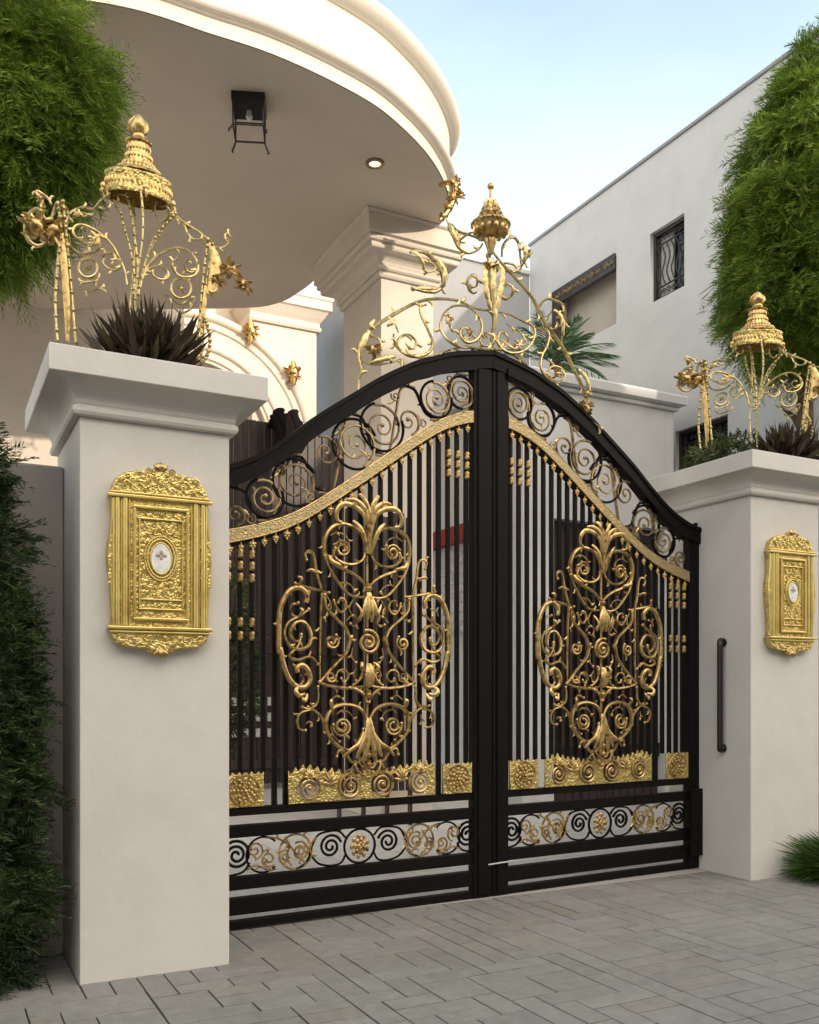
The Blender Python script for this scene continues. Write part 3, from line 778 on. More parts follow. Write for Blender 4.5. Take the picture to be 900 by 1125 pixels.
m.lathe([(.04, .108), (.075, .122), (.108, .145), (.122, .172), (.126, .188), (.133, .192), (.134, .202), (.124, .208), (.09, .21)], (a, 0, z), 56, 14, .03)
for k in range(14):
    th = 2*PI*k/14; m.sph((a+.105*math.cos(th), .105*math.sin(th), z+.155), .020, (1, 1, 1.5), 8, 6); m.sph((a+.128*math.cos(th+.2), .128*math.sin(th+.2), z+.197), .011, (1, 1, 1), 7, 5)
m.build('urn', M['gold'], crest)
m = MB()
for R_, zz, n_, w in ((.088, .222, 12, .028), (.070, .255, 9, .028), (.052, .295, 8, .026), (.036, .335, 6, .024)):
    for k in range(n_):
        th = 2*PI*(k+.5*(n_ % 2))/n_
        P = [(a+R_*math.cos(th)*.8, R_*math.sin(th)*.8, z+zz-.02), (a+R_*math.cos(th)*1.05, R_*math.sin(th)*1.05, z+zz+.005), (a+R_*math.cos(th)*.85, R_*math.sin(th)*.85, z+zz+.035)]
        m.tube(P, [w*.7, w*.8, w*.25], 7, (1, .7))
m.lathe([(.08, .205), (.078, .23), (.055, .28), (.038, .33), (.02, .36), (.009, .372)], (a, 0, z), 24, 6, .06)
m.lathe([(.009, .365), (.008, S-.03)], (a, 0, z), 12); m.sph((a, 0, z+S-.018), .023); m.build('finial', M['gold'], crest)

# =================================================================== PIER ORNAMENTS
OC = Vector((.974, 4.98, 2.976))
def o2(X, Y):
    p = atY(X/3, 100+Y/3, 4.98); return (p.x-OC.x, p.z-OC.z)
orn = thing('crown_ornament', 'gold openwork crown ornament with bud finial standing on the nearer left pillar', 'ornament', OC, group='gold crown ornaments on the pillars')
OR = [
 ([(190, 822), (184, 690), (192, 570), (200, 450), (188, 378)], .009, 'post'),
 ([(250, 830), (238, 660), (226, 540), (216, 450), (206, 372)], .009, 'post'),
 ([(206, 372), (222, 385), (226, 410), (214, 440)], .008, 'scroll'),
 ([(685, 490), (676, 570), (668, 660), (662, 750), (650, 830), (648, 872), (664, 893), (682, 872), (690, 825), (680, 775), (668, 750)], .009, 'post'),
 ([(700, 505), (690, 580), (680, 660), (672, 740), (664, 800), (664, 880)], .007, 'post'),
 ([(228, 408), (242, 390), (275, 378), (308, 388), (330, 366), (362, 342)], .008, 'scroll'),
 ([(240, 410), (260, 395), (285, 400), (280, 415), (262, 412)], .006, 'scroll'),
 ([(420, 640), (412, 590), (400, 556), (370, 500), (320, 456), (272, 436), (244, 448), (246, 474), (270, 496), (296, 514), (308, 500), (298, 486)], .008, 'scroll'),
 ([(400, 556), (398, 578), (375, 586), (348, 572), (337, 550), (350, 535), (375, 540), (378, 558), (362, 562)], .0075, 'scroll'),
 ([(222, 445), (226, 425), (252, 410), (280, 420)], .007, 'scroll'),
 ([(226, 470), (238, 508), (272, 532), (312, 532), (336, 510)], .0075, 'scroll'),
 (None, (290, 583, 31), 'scroll'), (None, (597, 650, 33), 'scroll'),
 ([(318, 585), (330, 600), (318, 622), (290, 630), (262, 640)], .006, 'scroll'),
 ([(440, 670), (445, 600), (432, 520), (405, 440), (395, 400)], .007, 'beaded_stem'),
 ([(450, 670), (456, 570), (444, 470), (428, 385), (416, 342)], .008, 'beaded_stem'),
 ([(416, 342), (396, 334), (374, 340), (364, 358), (376, 375), (392, 366)], .0065, 'scroll'),
 ([(456, 670), (478, 575), (512, 480), (548, 438), (575, 410)], .008, 'beaded_stem'),
 ([(450, 668), (470, 600), (500, 520), (530, 470)], .005, 'beaded_stem'),
 ([(462, 650), (478, 590), (512, 546), (560, 518), (606, 514), (642, 540), (656, 578), (640, 608), (600, 614), (572, 595), (568, 570), (585, 555)], .0085, 'scroll'),
 ([(655, 560), (645, 590), (620, 590), (608, 572), (618, 560)], .007, 'scroll'),
 ([(468, 622), (488, 584), (524, 572), (554, 588), (556, 612), (532, 622), (506, 614), (498, 598)], .0075, 'scroll'),
 ([(512, 368), (514, 400), (534, 424), (556, 415), (556, 394), (540, 380)], .0065, 'scroll'),
 ([(540, 345), (572, 395), (610, 430), (650, 462), (684, 496)], .0085, 'scroll'),
 ([(560, 410), (590, 420), (612, 440), (622, 470), (640, 492), (664, 492)], .007, 'scroll'),
 ([(700, 512), (732, 512), (756, 498), (760, 480), (746, 472), (736, 484)], .007, 'scroll'),
 ([(695, 495), (716, 535), (722, 600), (712, 655), (690, 668)], .008, 'scroll'),
 ([(540, 668), (570, 682), (600, 700), (622, 694), (624, 680)], .006, 'scroll'),
 ([(575, 712), (600, 728), (630, 716), (640, 690)], .006, 'scroll'),
 ([(262, 640), (290, 655), (330, 650), (350, 668)], .006, 'scroll'),
 ([(162, 470), (150, 498), (122, 505), (96, 485), (85, 450), (92, 412), (118, 390), (140, 400), (132, 425), (116, 428)], .012, 'scroll'),
 ([(170, 375), (160, 350), (128, 325), (122, 332), (140, 358), (135, 385), (150, 388)], .009, 'scroll'),
 ([(185, 372), (172, 430), (180, 480), (198, 520)], .012, 'scroll'),
]
for pts, r, nm in OR:
    m = MB()
    if pts is None:
        cx, cy, rad = r; P = smooth2([o2(cx+rad*math.cos(a)*(1-.0*i), cy+rad*math.sin(a)) for i, a in enumerate([2*PI*k/14 for k in range(15)])], 3)
        m.tube([(a, 0, z) for a, z in P], .0075, 7, nrm=(0, 1, 0))
        fanrose(m, (*((o2(cx, cy)[0]), 0), o2(cx, cy)[1]), .03, cx)
    else:
        P = smooth2([o2(*p) for p in pts], 6); n = len(P)
        m.tube([(a, .02*math.sin(i/n*PI*1.5), z) for i, (a, z) in enumerate(P)], taper(n, r*.98, .7, .7), 7, nrm=(0, 1, 0))
        if nm == 'scroll':
            for i in range(4, n-2, 8):
                a0_ = Vector((P[i][0], .02*math.sin(i/n*PI*1.5), P[i][1])); d = Vector((P[i+1][0]-P[i-1][0], 0, P[i+1][1]-P[i-1][1]))
                if d.length < 1e-5: continue
                d.normalize(); nv = Vector((-d.z, 0, d.x))*(1 if (i//8) % 2 else -1); L_ = .026
                m.tube([a0_, a0_+d*L_*.45+nv*L_*.3, a0_+d*L_*.8+nv*L_*.75, a0_+d*L_*.7+nv*L_*1.15], [.004, .007, .006, .002], 5, (1, .5), nrm=(0, 1, 0))
        if nm in ('beaded_stem', 'post'):
            for i in range(0, n, 2): m.sph((P[i][0], .02*math.sin(i/n*PI*1.5)-.004, P[i][1]), r*1.3, (1, 1, 1.1), 7, 5)
    m.build(nm, M['goldpale'], orn)
# a second pair of stays front and back carries the crown
for q in (1, -1):
    m = MB(); P = smooth2([(.0, q*.03, .10), (-.02, q*.07, .45), (.01, q*.10, .75), (.01, q*.10, .92), (.0, q*.085, 1.04)], 6)
    m.tube(P, .006, 7); [m.sph(P[i], .010, u=7, v=5) for i in range(0, len(P), 2)]
    m.build('beaded_stem', M['goldpale'], orn)
for k, (X, Y, r) in enumerate([(120, 445, .10), (175, 455, .085), (760, 585, .075), (800, 640, .075), (205, 385, .04), (135, 355, .035), (715, 620, .06)]):
    a, z = o2(X, Y); m = MB(); fanrose(m, (a, 0, z), r, 20+k, 18); m.build('blossom', M['gold'], orn)
for pts, r in [([(205, 375), (205, 470), (215, 600), (222, 720), (225, 825)], .018), ([(690, 500), (712, 560), (705, 640), (690, 672)], .034), ([(680, 640), (670, 760), (664, 880)], .014),
               ([(290, 500), (320, 500), (325, 475), (345, 482)], .012), ([(300, 460), (318, 480), (300, 492)], .012)]:
    P = smooth2([o2(*p) for p in pts], 5); n = len(P); m = MB()
    m.tube([(a, .006, z) for a, z in P], [r*(.4+.6*math.sin(PI*(.1+.85*i/n))) for i in range(n)], 8, (1, .4), nrm=(0, 1, 0)); m.build('leaf', M['gold'], orn)
zr = o2(450, 345)[1]  # underside of the ring
ca = o2(458, 345)[0]
zr -= .02
YS = .46
def sq(m_, k=.88, y=None):
    for i, p in enumerate(m_.v): m_.v[i] = (ca+(p[0]-ca)*k, p[1]*(YS if y is None else y), p[2])
    return m_
m = MB(); rp = [(.178, .0), (.190, .0), (.198, .010), (.196, .020), (.191, .026), (.191, .092), (.197, .098), (.200, .108), (.192, .116), (.172, .120), (.150, .130), (.150, .124), (.176, .108), (.181, .09), (.181, .02)]
SG = 56; vs = [(ca+.88*r*math.cos(2*PI*k/SG), YS*r*math.sin(2*PI*k/SG), zr+z) for r, z in rp for k in range(SG)]
m.add(vs, [(i*SG+k, i*SG+(k+1) % SG, ((i+1) % len(rp))*SG+(k+1) % SG, ((i+1) % len(rp))*SG+k) for i in range(len(rp)) for k in range(SG)], True)
m.build('crown_ring', M['goldrelief'], orn)
m = MB()
for k in range(44):
    th = 2*PI*k/44; m.sph((ca+.193*math.cos(th), .193*math.sin(th), zr+.059), .0085, (1, 1, 2.4), 6, 5)
for k in range(4):
    th = 2*PI*k/4+.1; m.sph((ca+.205*math.cos(th), .205*math.sin(th), zr+.03), .020); m.tube([(ca+.20*math.cos(th), .20*math.sin(th), zr+.03), (ca+.22*math.cos(th), .22*math.sin(th), zr+.0), (ca+.20*math.cos(th), .20*math.sin(th), zr-.03)], [.012, .009, .004], 6)
sq(m).build('ring_beading', M['gold'], orn)
H0 = zr+.118
zt = o2(460, 78)[1]; T_ = zt-H0
m = MB(); m.lathe([(.160, 0), (.150, .012), (.120, .028), (.098, .045), (.086, .06), (.082, .075), (.074, .095), (.066, .12), (.064, .14), (.070, .155), (.066, .170), (.060, .175), (.076, .180), (.078, .186), (.060, .192), (.046, .20)], (ca, 0, H0), 48, 16, .04)
for R_, zz, n_, w in ((.126, .026, 34, .008), (.094, .055, 26, .008), (.076, .10, 22, .0085), (.066, .145, 20, .008)):
    for k in range(n_):
        th = 2*PI*k/n_; m.sph((ca+R_*math.cos(th), R_*math.sin(th), H0+zz), w, (1, 1, 1.9), 6, 5)
sq(m, .88, .62).build('dome', M['gold'], orn)
m = MB(); b0 = .198; hb = T_-b0
m.lathe([(.036, b0), (.042, b0+hb*.10), (.036, b0+hb*.18), (.046, b0+hb*.28), (.052, b0+hb*.42), (.050, b0+hb*.55), (.040, b0+hb*.72), (.024, b0+hb*.88), (.004, b0+hb)], (ca, 0, H0), 32, 5, .05)
for k in range(5):
    th = 2*PI*k/5+.4; P = [(ca+r*math.cos(th+w_), r*math.sin(th+w_), H0+b0+hb*f) for f, r, w_ in ((.2, .040, 0), (.42, .052, .15), (.62, .046, .4), (.85, .026, .8))]; m.tube(P, [.006, .013, .011, .004], 6, (1, .7))
sq(m, .92, .8).build('bud_finial', M['gold'], orn)
ornR = dup(orn, (5.80, 5.22, 3.116), math.radians(-27.5), 'gold openwork crown ornament with bud finial standing on the farther right pillar', scale=(1.12, 1.12, .985))

# spiky rosette plants on the caps
def spiky(loc, R_, H_, n, label, seedn, name='rosette_plant'):
    q = np.random.default_rng(seedn)
    t = thing(name, label, 'plant', loc)
    B = []; T = []; W = []; C = []
    for i in range(n):
        a = q.uniform(0, 2*PI); e = q.uniform(.15, 1.5)**1.0; e = min(e, 1.45)
        L = q.uniform(.7, 1.1); d = np.array([math.cos(a)*math.cos(e)*R_, math.sin(a)*math.cos(e)*R_, math.sin(e)*H_])*L
        b = np.array([q.normal()*.06, q.normal()*.06, q.uniform(0, .05)])
        B.append(b); T.append(b+d); W.append(q.uniform(.010, .024)); C.append(q.uniform(0, 1)**1.2)
    blades('foliage', M['succ'], np.array(B), np.array(T), np.array(W), np.array(C), t, .6)
    # curved outer leaves
    m = MB()
    for i in range(n//3):
        a = q.uniform(0, 2*PI); e = q.uniform(.1, 1.3); L = q.uniform(.75, 1.05); P = []
        for k in range(5):
            f = k/4; P.append((math.cos(a)*math.cos(e)*R_*L*f, math.sin(a)*math.cos(e)*R_*L*f, H_*L*(math.sin(e)*f+.10*math.sin(PI*f)-.08*f*f)))
        m.tube(P, [.010, .017, .018, .012, .002], 5, (1, .25))
    o = m.build('leaf', M['succ'], t, normals=True)
    at = o.data.attributes.new('tint', 'FLOAT', 'POINT'); at.data.foreach_set('value', np.repeat(q.uniform(0, .9, len(o.data.vertices)//5), 5)[:len(o.data.vertices)])
    m = MB(); m.lathe([(.10, 0), (.15, .0), (.17, .05), (.16, .06), (.12, .055)], seg=24); m.build('pot', M['clay'], t)
    return t
spiky((1.0, 4.86, 2.976), .28, .40, 620, 'dark purple spiky rosette plant on the nearer left pillar inside the gold crown', 4)
spiky((6.0, 5.12, 3.116), .34, .36, 560, 'dark purple spiky rosette plant on the farther right pillar under the gold crown', 5)
# green arching plant beside it
t = thing('leafy_plant', 'low green arching plant at the back of the farther pillar top, beside the purple rosette', 'plant', (5.62, 5.42, 3.116))
lob = [(0, 0, .10, .24, .20, .16), (.18, -.05, .14, .15, .15, .16)]
blades('foliage', M['bush'], *sprays(lob, 2600, .09, .07, .006, .3, 8), t)
m = MB(); m.tube([(0, 0, 0), (0, 0, .1)], .03, 8); m.build('stem', M['bark'], t)

# =================================================================== GOLD WALL BOXES
def wallbox(loc, label):
    t = thing('wall_box', label, 'wall box', loc, group='gold wall boxes on the pillars')
    w = .245; hh = .40
    half = [(0, hh+.075), (.012, hh+.072), (.02, hh+.058), (.03, hh+.062), (.045, hh+.052), (.08, hh+.045), (.13, hh+.038), (.18, hh+.022), (.215, hh-.01), (.232, hh-.05), (.236, hh-.075), (.246, hh-.08), (.246, hh-.092), (.232, hh-.10),
            (.236, hh-.16), (.232, hh-.2), (.238, hh-.26), (.250, hh-.32), (.254, hh-.38), (.250, -.04), (.240, -.10), (.234, -.18), (.232, -.26), (.236, -.312), (.250, -.318), (.250, -.330), (.238, -.335), (.236, -.36), (.22, -.39), (.19, -.41), (.12, -.418), (.06, -.424), (.04, -.44), (.02, -.448), (0, -.455)]
    out = [(-a, z) for a, z in half]+[(a, z) for a, z in half[::-1][1:-1]]
    plate('back_plate', M['goldrelief'], out, [], .05, .008, t, Matrix.Translation((0, -.026, 0)))
    m = MB()
    for q in (1, -1):
        for a, r in ((.222, .007), (.206, .011), (.186, .006), (.170, .012), (.150, .006)):
            m.tube([(q*a, -.052-.004*(r > .01), hh-.10), (q*a, -.052-.004*(r > .01), -.312)], r, 10)
        P = smooth2([(q*.228, -.05, hh-.1), (q*.232, -.05, .2), (q*.244, -.05, .05), (q*.246, -.05, 0), (q*.236, -.05, -.1), (q*.228, -.05, -.31)], 5); m.tube(P, .006, 6)
    m.build('fluting', M['goldsmooth'], t)
    m = MB()
    for z, z2 in ((hh-.09, hh-.073), (-.322, -.341)):
        m = MB(); m.box((-.253, -.072, z-.008), (.253, -.045, z+.008), .004); m.box((-.242, -.064, z2-.005), (.242, -.045, z2+.005), .003)
        m.build('cornice', M['goldsmooth'], t)
    # door with frame
    m = MB()
    for a0, a1, z0, z1 in ((-.135, .135, .255, .27), (-.135, .135, -.285, -.27), (-.135, -.12, -.27, .255), (.12, .135, -.27, .255)):
        m.box((a0, -.070, z0), (a1, -.045, z1), .004)
    for a0, a1, z0, z1 in ((-.108, .108, .205, .213), (-.108, .108, -.232, -.224), (-.108, -.100, -.224, .205), (.100, .108, -.224, .205)):
        m.box((a0, -.064, z0), (a1, -.045, z1), .003)
    m.box((-.1, -.062, -.185), (.1, -.048, -.178), .002)
    d = m.build('door', M['goldsmooth'], t)
    q = random.Random(8)
    # raised ornament: leaf curls on cap, foot and side strips
    m = MB()
    def curls(a0, a1, z0, z1, n, r):
        for k in range(n):
            a, z = q.uniform(a0, a1), q.uniform(z0, z1); sp = spiral(a, z, r, r*.25, 1.1, q.uniform(0, 6), q.choice((1, -1)), 12)
            m.tube([(x, -.0535, y) for x, y in sp], [.0036-.0018*i/12 for i in range(12)], 5, nrm=(0, 1, 0)); m.sph((a, -.0525, z), r*.24, (1, .5, 1), 6, 4)
    curls(-.19, .19, hh-.055, hh+.02, 46, .017); curls(-.2, .2, -.395, -.355, 34, .014)
    curls(-.09, .09, .10, .195, 48, .013); curls(-.09, .09, -.165, -.09, 44, .013); curls(-.09, .09, -.218, -.195, 16, .008)
    curls(-.125, .125, .222, .248, 20, .010); curls(-.09, -.065, -.08, .1, 16, .010); curls(.065, .09, -.08, .1, 16, .010); curls(-.13, .13, -.306, -.292, 14, .008)
    for s_ in (-1, 1): curls(min(s_*.236, s_*.243), max(s_*.236, s_*.243), -.12, .12, 14, .008); curls(s_*.215-.006, s_*.215+.006, -.3, -.26, 4, .008)
    m.build('relief_ornament', M['goldsmooth'], t)
    # oval window
    ov = lambda rx, rz, z=.02, n=40: [(rx*math.cos(2*PI*k/n), z+rz*math.sin(2*PI*k/n)) for k in range(n)]
    plate('oval_glass', M['white'], ov(.047, .072), [], .012, .003, t, Matrix.Translation((0, -.056, 0)))
    m = MB()
    for rx, rz, r in ((.050, .076, .0055), (.066, .094, .005), (.078, .108, .004)):
        P = ov(rx, rz)+[ov(rx, rz)[0]]; m.tube([(a, -.058, z) for a, z in P], r, 8, nrm=(0, 1, 0))
    for k in range(34):
        th = 2*PI*k/34; m.sph((.072*math.cos(th), -.056, .02+.101*math.sin(th)), .0045, u=6, v=4)
    m.build('oval_rim', M['goldsmooth'], t)
    m = MB()
    for k, (a, L) in enumerate(((PI/2, .026), (0, .026), (PI, .026), (-PI/2, .022))):
        m.sph((math.cos(a)*L*.6, -.063, .035+math.sin(a)*L*.6), .5*L, (1 if k in (1, 2) else .7, .25, .7 if k in (1, 2) else 1), 10, 7)
    m.build('emblem', M['petal'], t)
    # crown leaf on top and pendant
    for zz, sgn in ((hh+.05, 1), (-.425, -1)):
        m = MB()
        for a in (-.9, -.45, 0, .45, .9):
            P = [(math.sin(a)*.045*f, -.05-.01*math.sin(PI*f), zz+sgn*math.cos(a)*.04*f) for f in (0, .4, .8, 1)]; m.tube(P, [.006, .011, .009, .003], 6, (1, .6), nrm=(0, 1, 0))
        for s_ in (-1, 1):
            sp = spiral(s_*.055, zz-.004*sgn, .016, .005, 1.2, 0, s_); m.tube([(x, -.05, y) for x, y in sp], .004, 6, nrm=(0, 1, 0))
        m.build('leaf_crest', M['gold'], t)
    return t
wb = wallbox((1.010, 4.62, 2.02), 'gold embossed wall box with white oval window on the nearer left pillar')
dup(wb, (5.735, 4.87, 2.11), 0, 'gold embossed wall box with white oval window on the farther right pillar')

# pull bar on the inner face of the farther pier
t = thing('pull_bar', 'long black pull bar fixed upright on the inner side of the farther pillar', 'handle', (5.36, 5.13, 1.36))
m = MB(); P = smooth2([(-.003, .0, .40), (-.03, 0, .415), (-.05, -.01, .40), (-.052, -.012, .37), (-.052, -.012, 0), (-.052, -.012, -.37), (-.05, -.01, -.40), (-.03, 0, -.415), (-.003, 0, -.40)], 4)
m.tube(P, .022, 12); m.build('grip', M['blackmetal'], t)
for z in (.40, -.40):
    m = MB(); m.lathe([(.032, -.006), (.034, 0), (.03, .006)], seg=20); o = m.build('mount', M['blackmetal'], t); o.rotation_euler = (0, PI/2, 0); o.location = (-.007, 0, z)

# =================================================================== CANOPY
k_ = 5/3.8
rawp = [(-6.2, 6.6), (-4.6, 5.55), (-3.2, 5.05), (-1.805, 5.098), (-1.111, 5.38), (-.716, 5.60), (-.292, 5.945), (-.061, 6.233), (.143, 6.595), (.274, 6.976), (.31, 7.3), (.22, 7.6), (-.2, 8.0), (-.72, 8.38), (-1.02, 8.80), (-1.30, 9.10), (-1.75, 9.22), (-3.4, 9.25), (-5.5, 9.25), (-6.8, 8.2)]
def lat2w(l, t): return Vector((t*FW[0]+l*RT[0], t*FW[1]+l*RT[1]))
outl = [lat2w(a*k_, b*k_) for a, b in rawp]
outl = [Vector(p) for p in smooth2([tuple(p) for p in outl], 8, True)]
cen = sum(outl, Vector((0, 0)))/len(outl)
def offs(d):
    n = len(outl); res = []
    for i in range(n):
        tg = (outl[(i+2) % n]-outl[i-2]).normalized(); nr = Vector((tg.y, -tg.x))
        if nr.dot(outl[i]-cen) < 0: nr = -nr
        res.append(outl[i]+nr*d)
    return res
def ringloft(prof, close_top=False, close_bot=False):
    m = MB(); n = len(outl); vs = []
    for d, z in prof: vs += [(p.x, p.y, z) for p in offs(d)]
    fs = [(i*n+k, i*n+(k+1) % n, (i+1)*n+(k+1) % n, (i+1)*n+k) for i in range(len(prof)-1) for k in range(n)]
    if close_bot: fs.append(tuple(range(n))[::-1])
    if close_top: fs.append(tuple((len(prof)-1)*n+k for k in range(n)))
    m.add(vs, fs); 
    for i in range(len(m.sm)): m.sm[i] = True
    return m
cano = thing('portico_canopy', 'round cream portico canopy with moulded rim and taupe underside', 'canopy', (0, 0, 0))
ringloft([(0, 6.402), (.0, 6.52), (.02, 6.525), (.03, 6.54), (.055, 6.545), (.075, 6.565), (.08, 6.59), (.07, 6.615), (.05, 6.625), (.045, 6.65), (.02, 6.66), (.0, 6.675), (0, 7.04), (.02, 7.045), (.03, 7.06), (.05, 7.065), (.09, 7.10), (.11, 7.13), (.11, 7.18), (.10, 7.2), (-.05, 7.22)], True).build('rim', M['canopy'], cano)
ringloft([(-.012, 6.401), (-.012, 6.55)], True, True).build('underside', M['soffit'], cano)
# lantern under the canopy
lp = atT(273, 100, 7.72); lp.z = 6.401
lp = atT(274, 112, 7.87); lp.z = 6.401
t = thing('ceiling_lantern', 'black open frame lantern hanging from the underside of the round canopy', 'lantern', lp, math.radians(-22))
w = .125
m = MB(); m.loft([(-w-.015, -w-.015, w+.015, w+.015, -.001), (-w-.015, -w-.015, w+.015, w+.015, -.06), (-w, -w, w, w, -.08)]); m.build('top_plate', M['blackmetal'], t)
m = MB()
for x in (-1, 1):
    for y in (-1, 1):
        m.box((x*w-.007, y*w-.007, -.07), (x*w+.007, y*w+.007, -.27))
for z in (-.11, -.27):
    for q in (-1, 1):
        m.box((-w+.008, q*w-.006, z-.006), (w-.008, q*w+.006, z+.006)); m.box((q*w-.006, -w+.008, z-.006), (q*w+.006, w-.008, z+.006))
m.build('frame', M['blackmetal'], t)
for x in (-1, 1):
    for y in (-1, 1):
        m = MB(); m.tube(smooth2([(x*w, y*w, -.27), (x*(w+.01), y*(w+.01), -.30), (x*(w+.03), y*(w+.03), -.335), (x*(w+.025), y*(w+.025), -.35)], 4), .009, 8); m.build('foot', M['blackmetal'], t)
m = MB(); m.lathe([(.02, -.071), (.022, -.11), (.03, -.13), (.02, -.15), (.004, -.155)], seg=16); m.build('bulb', M['white'], t)
dp = atT(412, 179, 5*F/579.); dp.z = 6.401
t = thing('ceiling_downlight', 'small round lit downlight set in the underside of the round canopy', 'downlight', dp)
m = MB(); m.lathe([(.055, -.003), (.058, -.018), (.085, -.016), (.09, -.003), (.088, -.001)], seg=32); m.build('trim_ring', M['bronze'], t)
m = MB(); m.lathe([(.054, -.002), (.054, -.010), (.001, -.012)], seg=32); m.build('lens', M['lamp'], t)

# =================================================================== COLUMNS
def column(name, label, x0, y0, x1, y1, zc0=5.83, zt=6.4, o=.30):
    t = thing(name, label, 'column', ((x0+x1)/2, (y0+y1)/2, 0), group='portico columns')
    w, d = (x1-x0)/2, (y1-y0)/2
    m = MB(); m.box((-w, -d, 0), (w, d, zc0-.001), .006); m.build('shaft', M['house'], t)
    pr = [(.0, 0), (.03, 0), (.045, .02), (.045, .05), (.03, .06), (.055, .065), (.07, .08), (.07, .105), (.06, .115)]
    for i in range(6): pr.append((.065+.115*(1-math.cos(i/5*PI/2)), .12+.09*math.sin(i/5*PI/2)))
    pr += [(.20, .215), (.21, .23), (.21, .265), (.195, .27), (.235, .28), (.245, .30), (.245, .325), (.225, .335), (.27, .345), (.27, .535), (.285, .54), (.30, .555), (.30, .569)]
    m = MB(); m.loft([(-w-a*o/.3, -d-a*o/.3, w+a*o/.3, d+a*o/.3, zc0+z) for a, z in pr]); m.build('capital', M['house'], t)
    return t
column('portico_column', 'tall cream column with stepped capital behind the gate arch', 4.32, 8.96, 4.96, 9.96)
lc = atT(30, 348, 12.4)
column('portico_column', 'tall cream column with stepped capital at the far left behind the hedge', lc.x-1.05, lc.y+.1, lc.x-.35, lc.y+.9)
# gold figure on the capital
gp = atT(499, 203, 9.02)
t = thing('gilded_sprig', 'small gold floral sprig hanging at the right end of the round canopy rim', 'ornament', gp)
m = MB(); m.tube(smooth2([(-.10, .12, .02), (-.02, 0, .03), (.0, 0, -.08), (-.03, 0, -.2), (-.10, 0, -.32), (-.16, .0, -.38)], 5), taper(26, .035, .6, .5), 8); m.build('stem', M['gold'], t)
for k, (a, z, r) in enumerate(((.0, -.02, .095), (.06, -.10, .07), (-.03, -.14, .08), (-.07, -.24, .065), (-.13, -.34, .06), (.03, .05, .05))):
    m = MB(); fanrose(m, (a, -.02, z), r, 60+k, 18); m.build('blossom', M['gold'], t)

# =================================================================== HOUSE BEHIND (left)
hs = thing('house', 'cream villa facade with arch mouldings behind the round canopy', 'house', (3, 15, 0))
def hb(name, a, b, mat=M['house'], par=hs, bev=.01):
    m = MB(); m.box(tuple(Vector(a)-hs.location), tuple(Vector(b)-hs.location), bev); return m.build(name, mat, par)
px1 = atY(352, 340, 14.6)
hb('wall', (-14, 15.0, 0), (px1.x-.2, 15.6, 9.4))
pL = atY(277, 340, 14.4); pR = atY(348, 345, 14.4)
hb('corner_pier', (pL.x, 14.4, 0), (pR.x, 15.5, 7.35))
mm = MB(); ox, oy = hs.location.x, hs.location.y
x0, x1 = pL.x-ox, pR.x-ox
mm.loft([(x0-a, 14.4-oy-a, x1+a, 15.5-oy+a, 7.352+z) for a, z in ((0, 0), (.05, 0), (.07, .04), (.04, .08), (.04, .14), (.09, .2), (.16, .3), (.2, .32), (.2, .46), (.22, .48), (.22, .56))]); mm.build('pier_capital', M['house'], hs)
hb('inner_wall', (-14, 13.0, 0), (atY(203, 340, 13).x, 14.99, 9.2))
# arch over the entrance, standing forward of wall and pier
ac = atY(215, 480, 14.3)
an_ = [PI*i/40 for i in range(41)]
ring_ = [(1.92*math.cos(a), 1.92*math.sin(a)) for a in an_]+[(1.18*math.cos(a), 1.18*math.sin(a)) for a in an_[::-1]]
af = plate('arch_face', M['house'], ring_, [], .55, .01, hs, Matrix.Translation((ac.x-ox, 14.55-oy, ac.z)))
for R_, w in ((1.90, .07), (1.74, .035), (1.42, .05), (1.26, .03)):
    m = MB(); P = [(ac.x-ox+R_*math.cos(a), 14.27-oy, ac.z+R_*math.sin(a)) for a in an_]
    m.tube(P, w, 10, nrm=(0, 1, 0)); m.build('arch_moulding', M['house'], hs)
for k, (pxx, pyy) in enumerate(((275, 364), (322, 410))):
    p = atY(pxx, pyy, 14.15); m = MB(); fanrose(m, (0, 0, 0), .19, 90+k, 18); m.tube([(0, 0, -.2), (.02, 0, 0), (0, 0, .2)], [.03, .09, .03], 8)
    o = m.build('gilded_boss', M['gold'], hs); o.location = p-hs.location
hb('base_course', (-14, 14.9, 0), (pL.x-.01, 14.999, .5), M['fence'])
# pale distant block
fb = thing('far_building', 'pale plain block beyond the cream villa, seen beside the tall column', 'building', (8, 22, 0))
a = atY(350, 390, 22); b = atY(400, 390, 22)
m = MB(); m.box((a.x-2-8, 0, 0), (b.x-8+1.5, 3, a.z), .02); m.build('wall', M['house'], fb)
m = MB(); m.box((a.x-2.1-8, -.1, a.z+.001), (b.x-8+1.6, 3.1, a.z+.15), .02); m.build('parapet_coping', M['house'], fb)

# dark timber screen behind the left leaf
sx0 = atY(215, 463, 12.5).x; sx1 = atY(392, 463, 12.5).x; sz = atY(290, 463, 12.5).z
scn = thing('timber_screen', 'tall dark plank screen with small glazed panes, behind the left gate leaf', 'screen', (sx0, 12.5, 0))
W_ = sx1-sx0; m = MB(); n = 22
rq = random.Random(2)
for i in range(n):
    a = W_*i/n; b = W_*(i+1)/n-.012; m.box((a, rq.uniform(-.01, .01), .08), (b, .05, sz-.1*(i > 15)), .006)
m.build('planks', M['timber'], scn)
m = MB(); m.box((-.06, -.03, 0), (-.002, .09, sz+.05), .005); m.build('post', M['timber'], scn); m = MB(); m.box((W_+.002, -.03, 0), (W_+.06, .09, sz-.05), .005); m.build('post', M['timber'], scn)
m = MB(); m.box((-.05, -.05, 1.9), (W_+.05, -.0115, 2.02), .005); m.build('cross_rail', M['timber'], scn); m = MB(); m.box((-.05, -.05, .3), (W_+.05, -.0115, .42), .005); m.build('cross_rail', M['timber'], scn)
pn = None
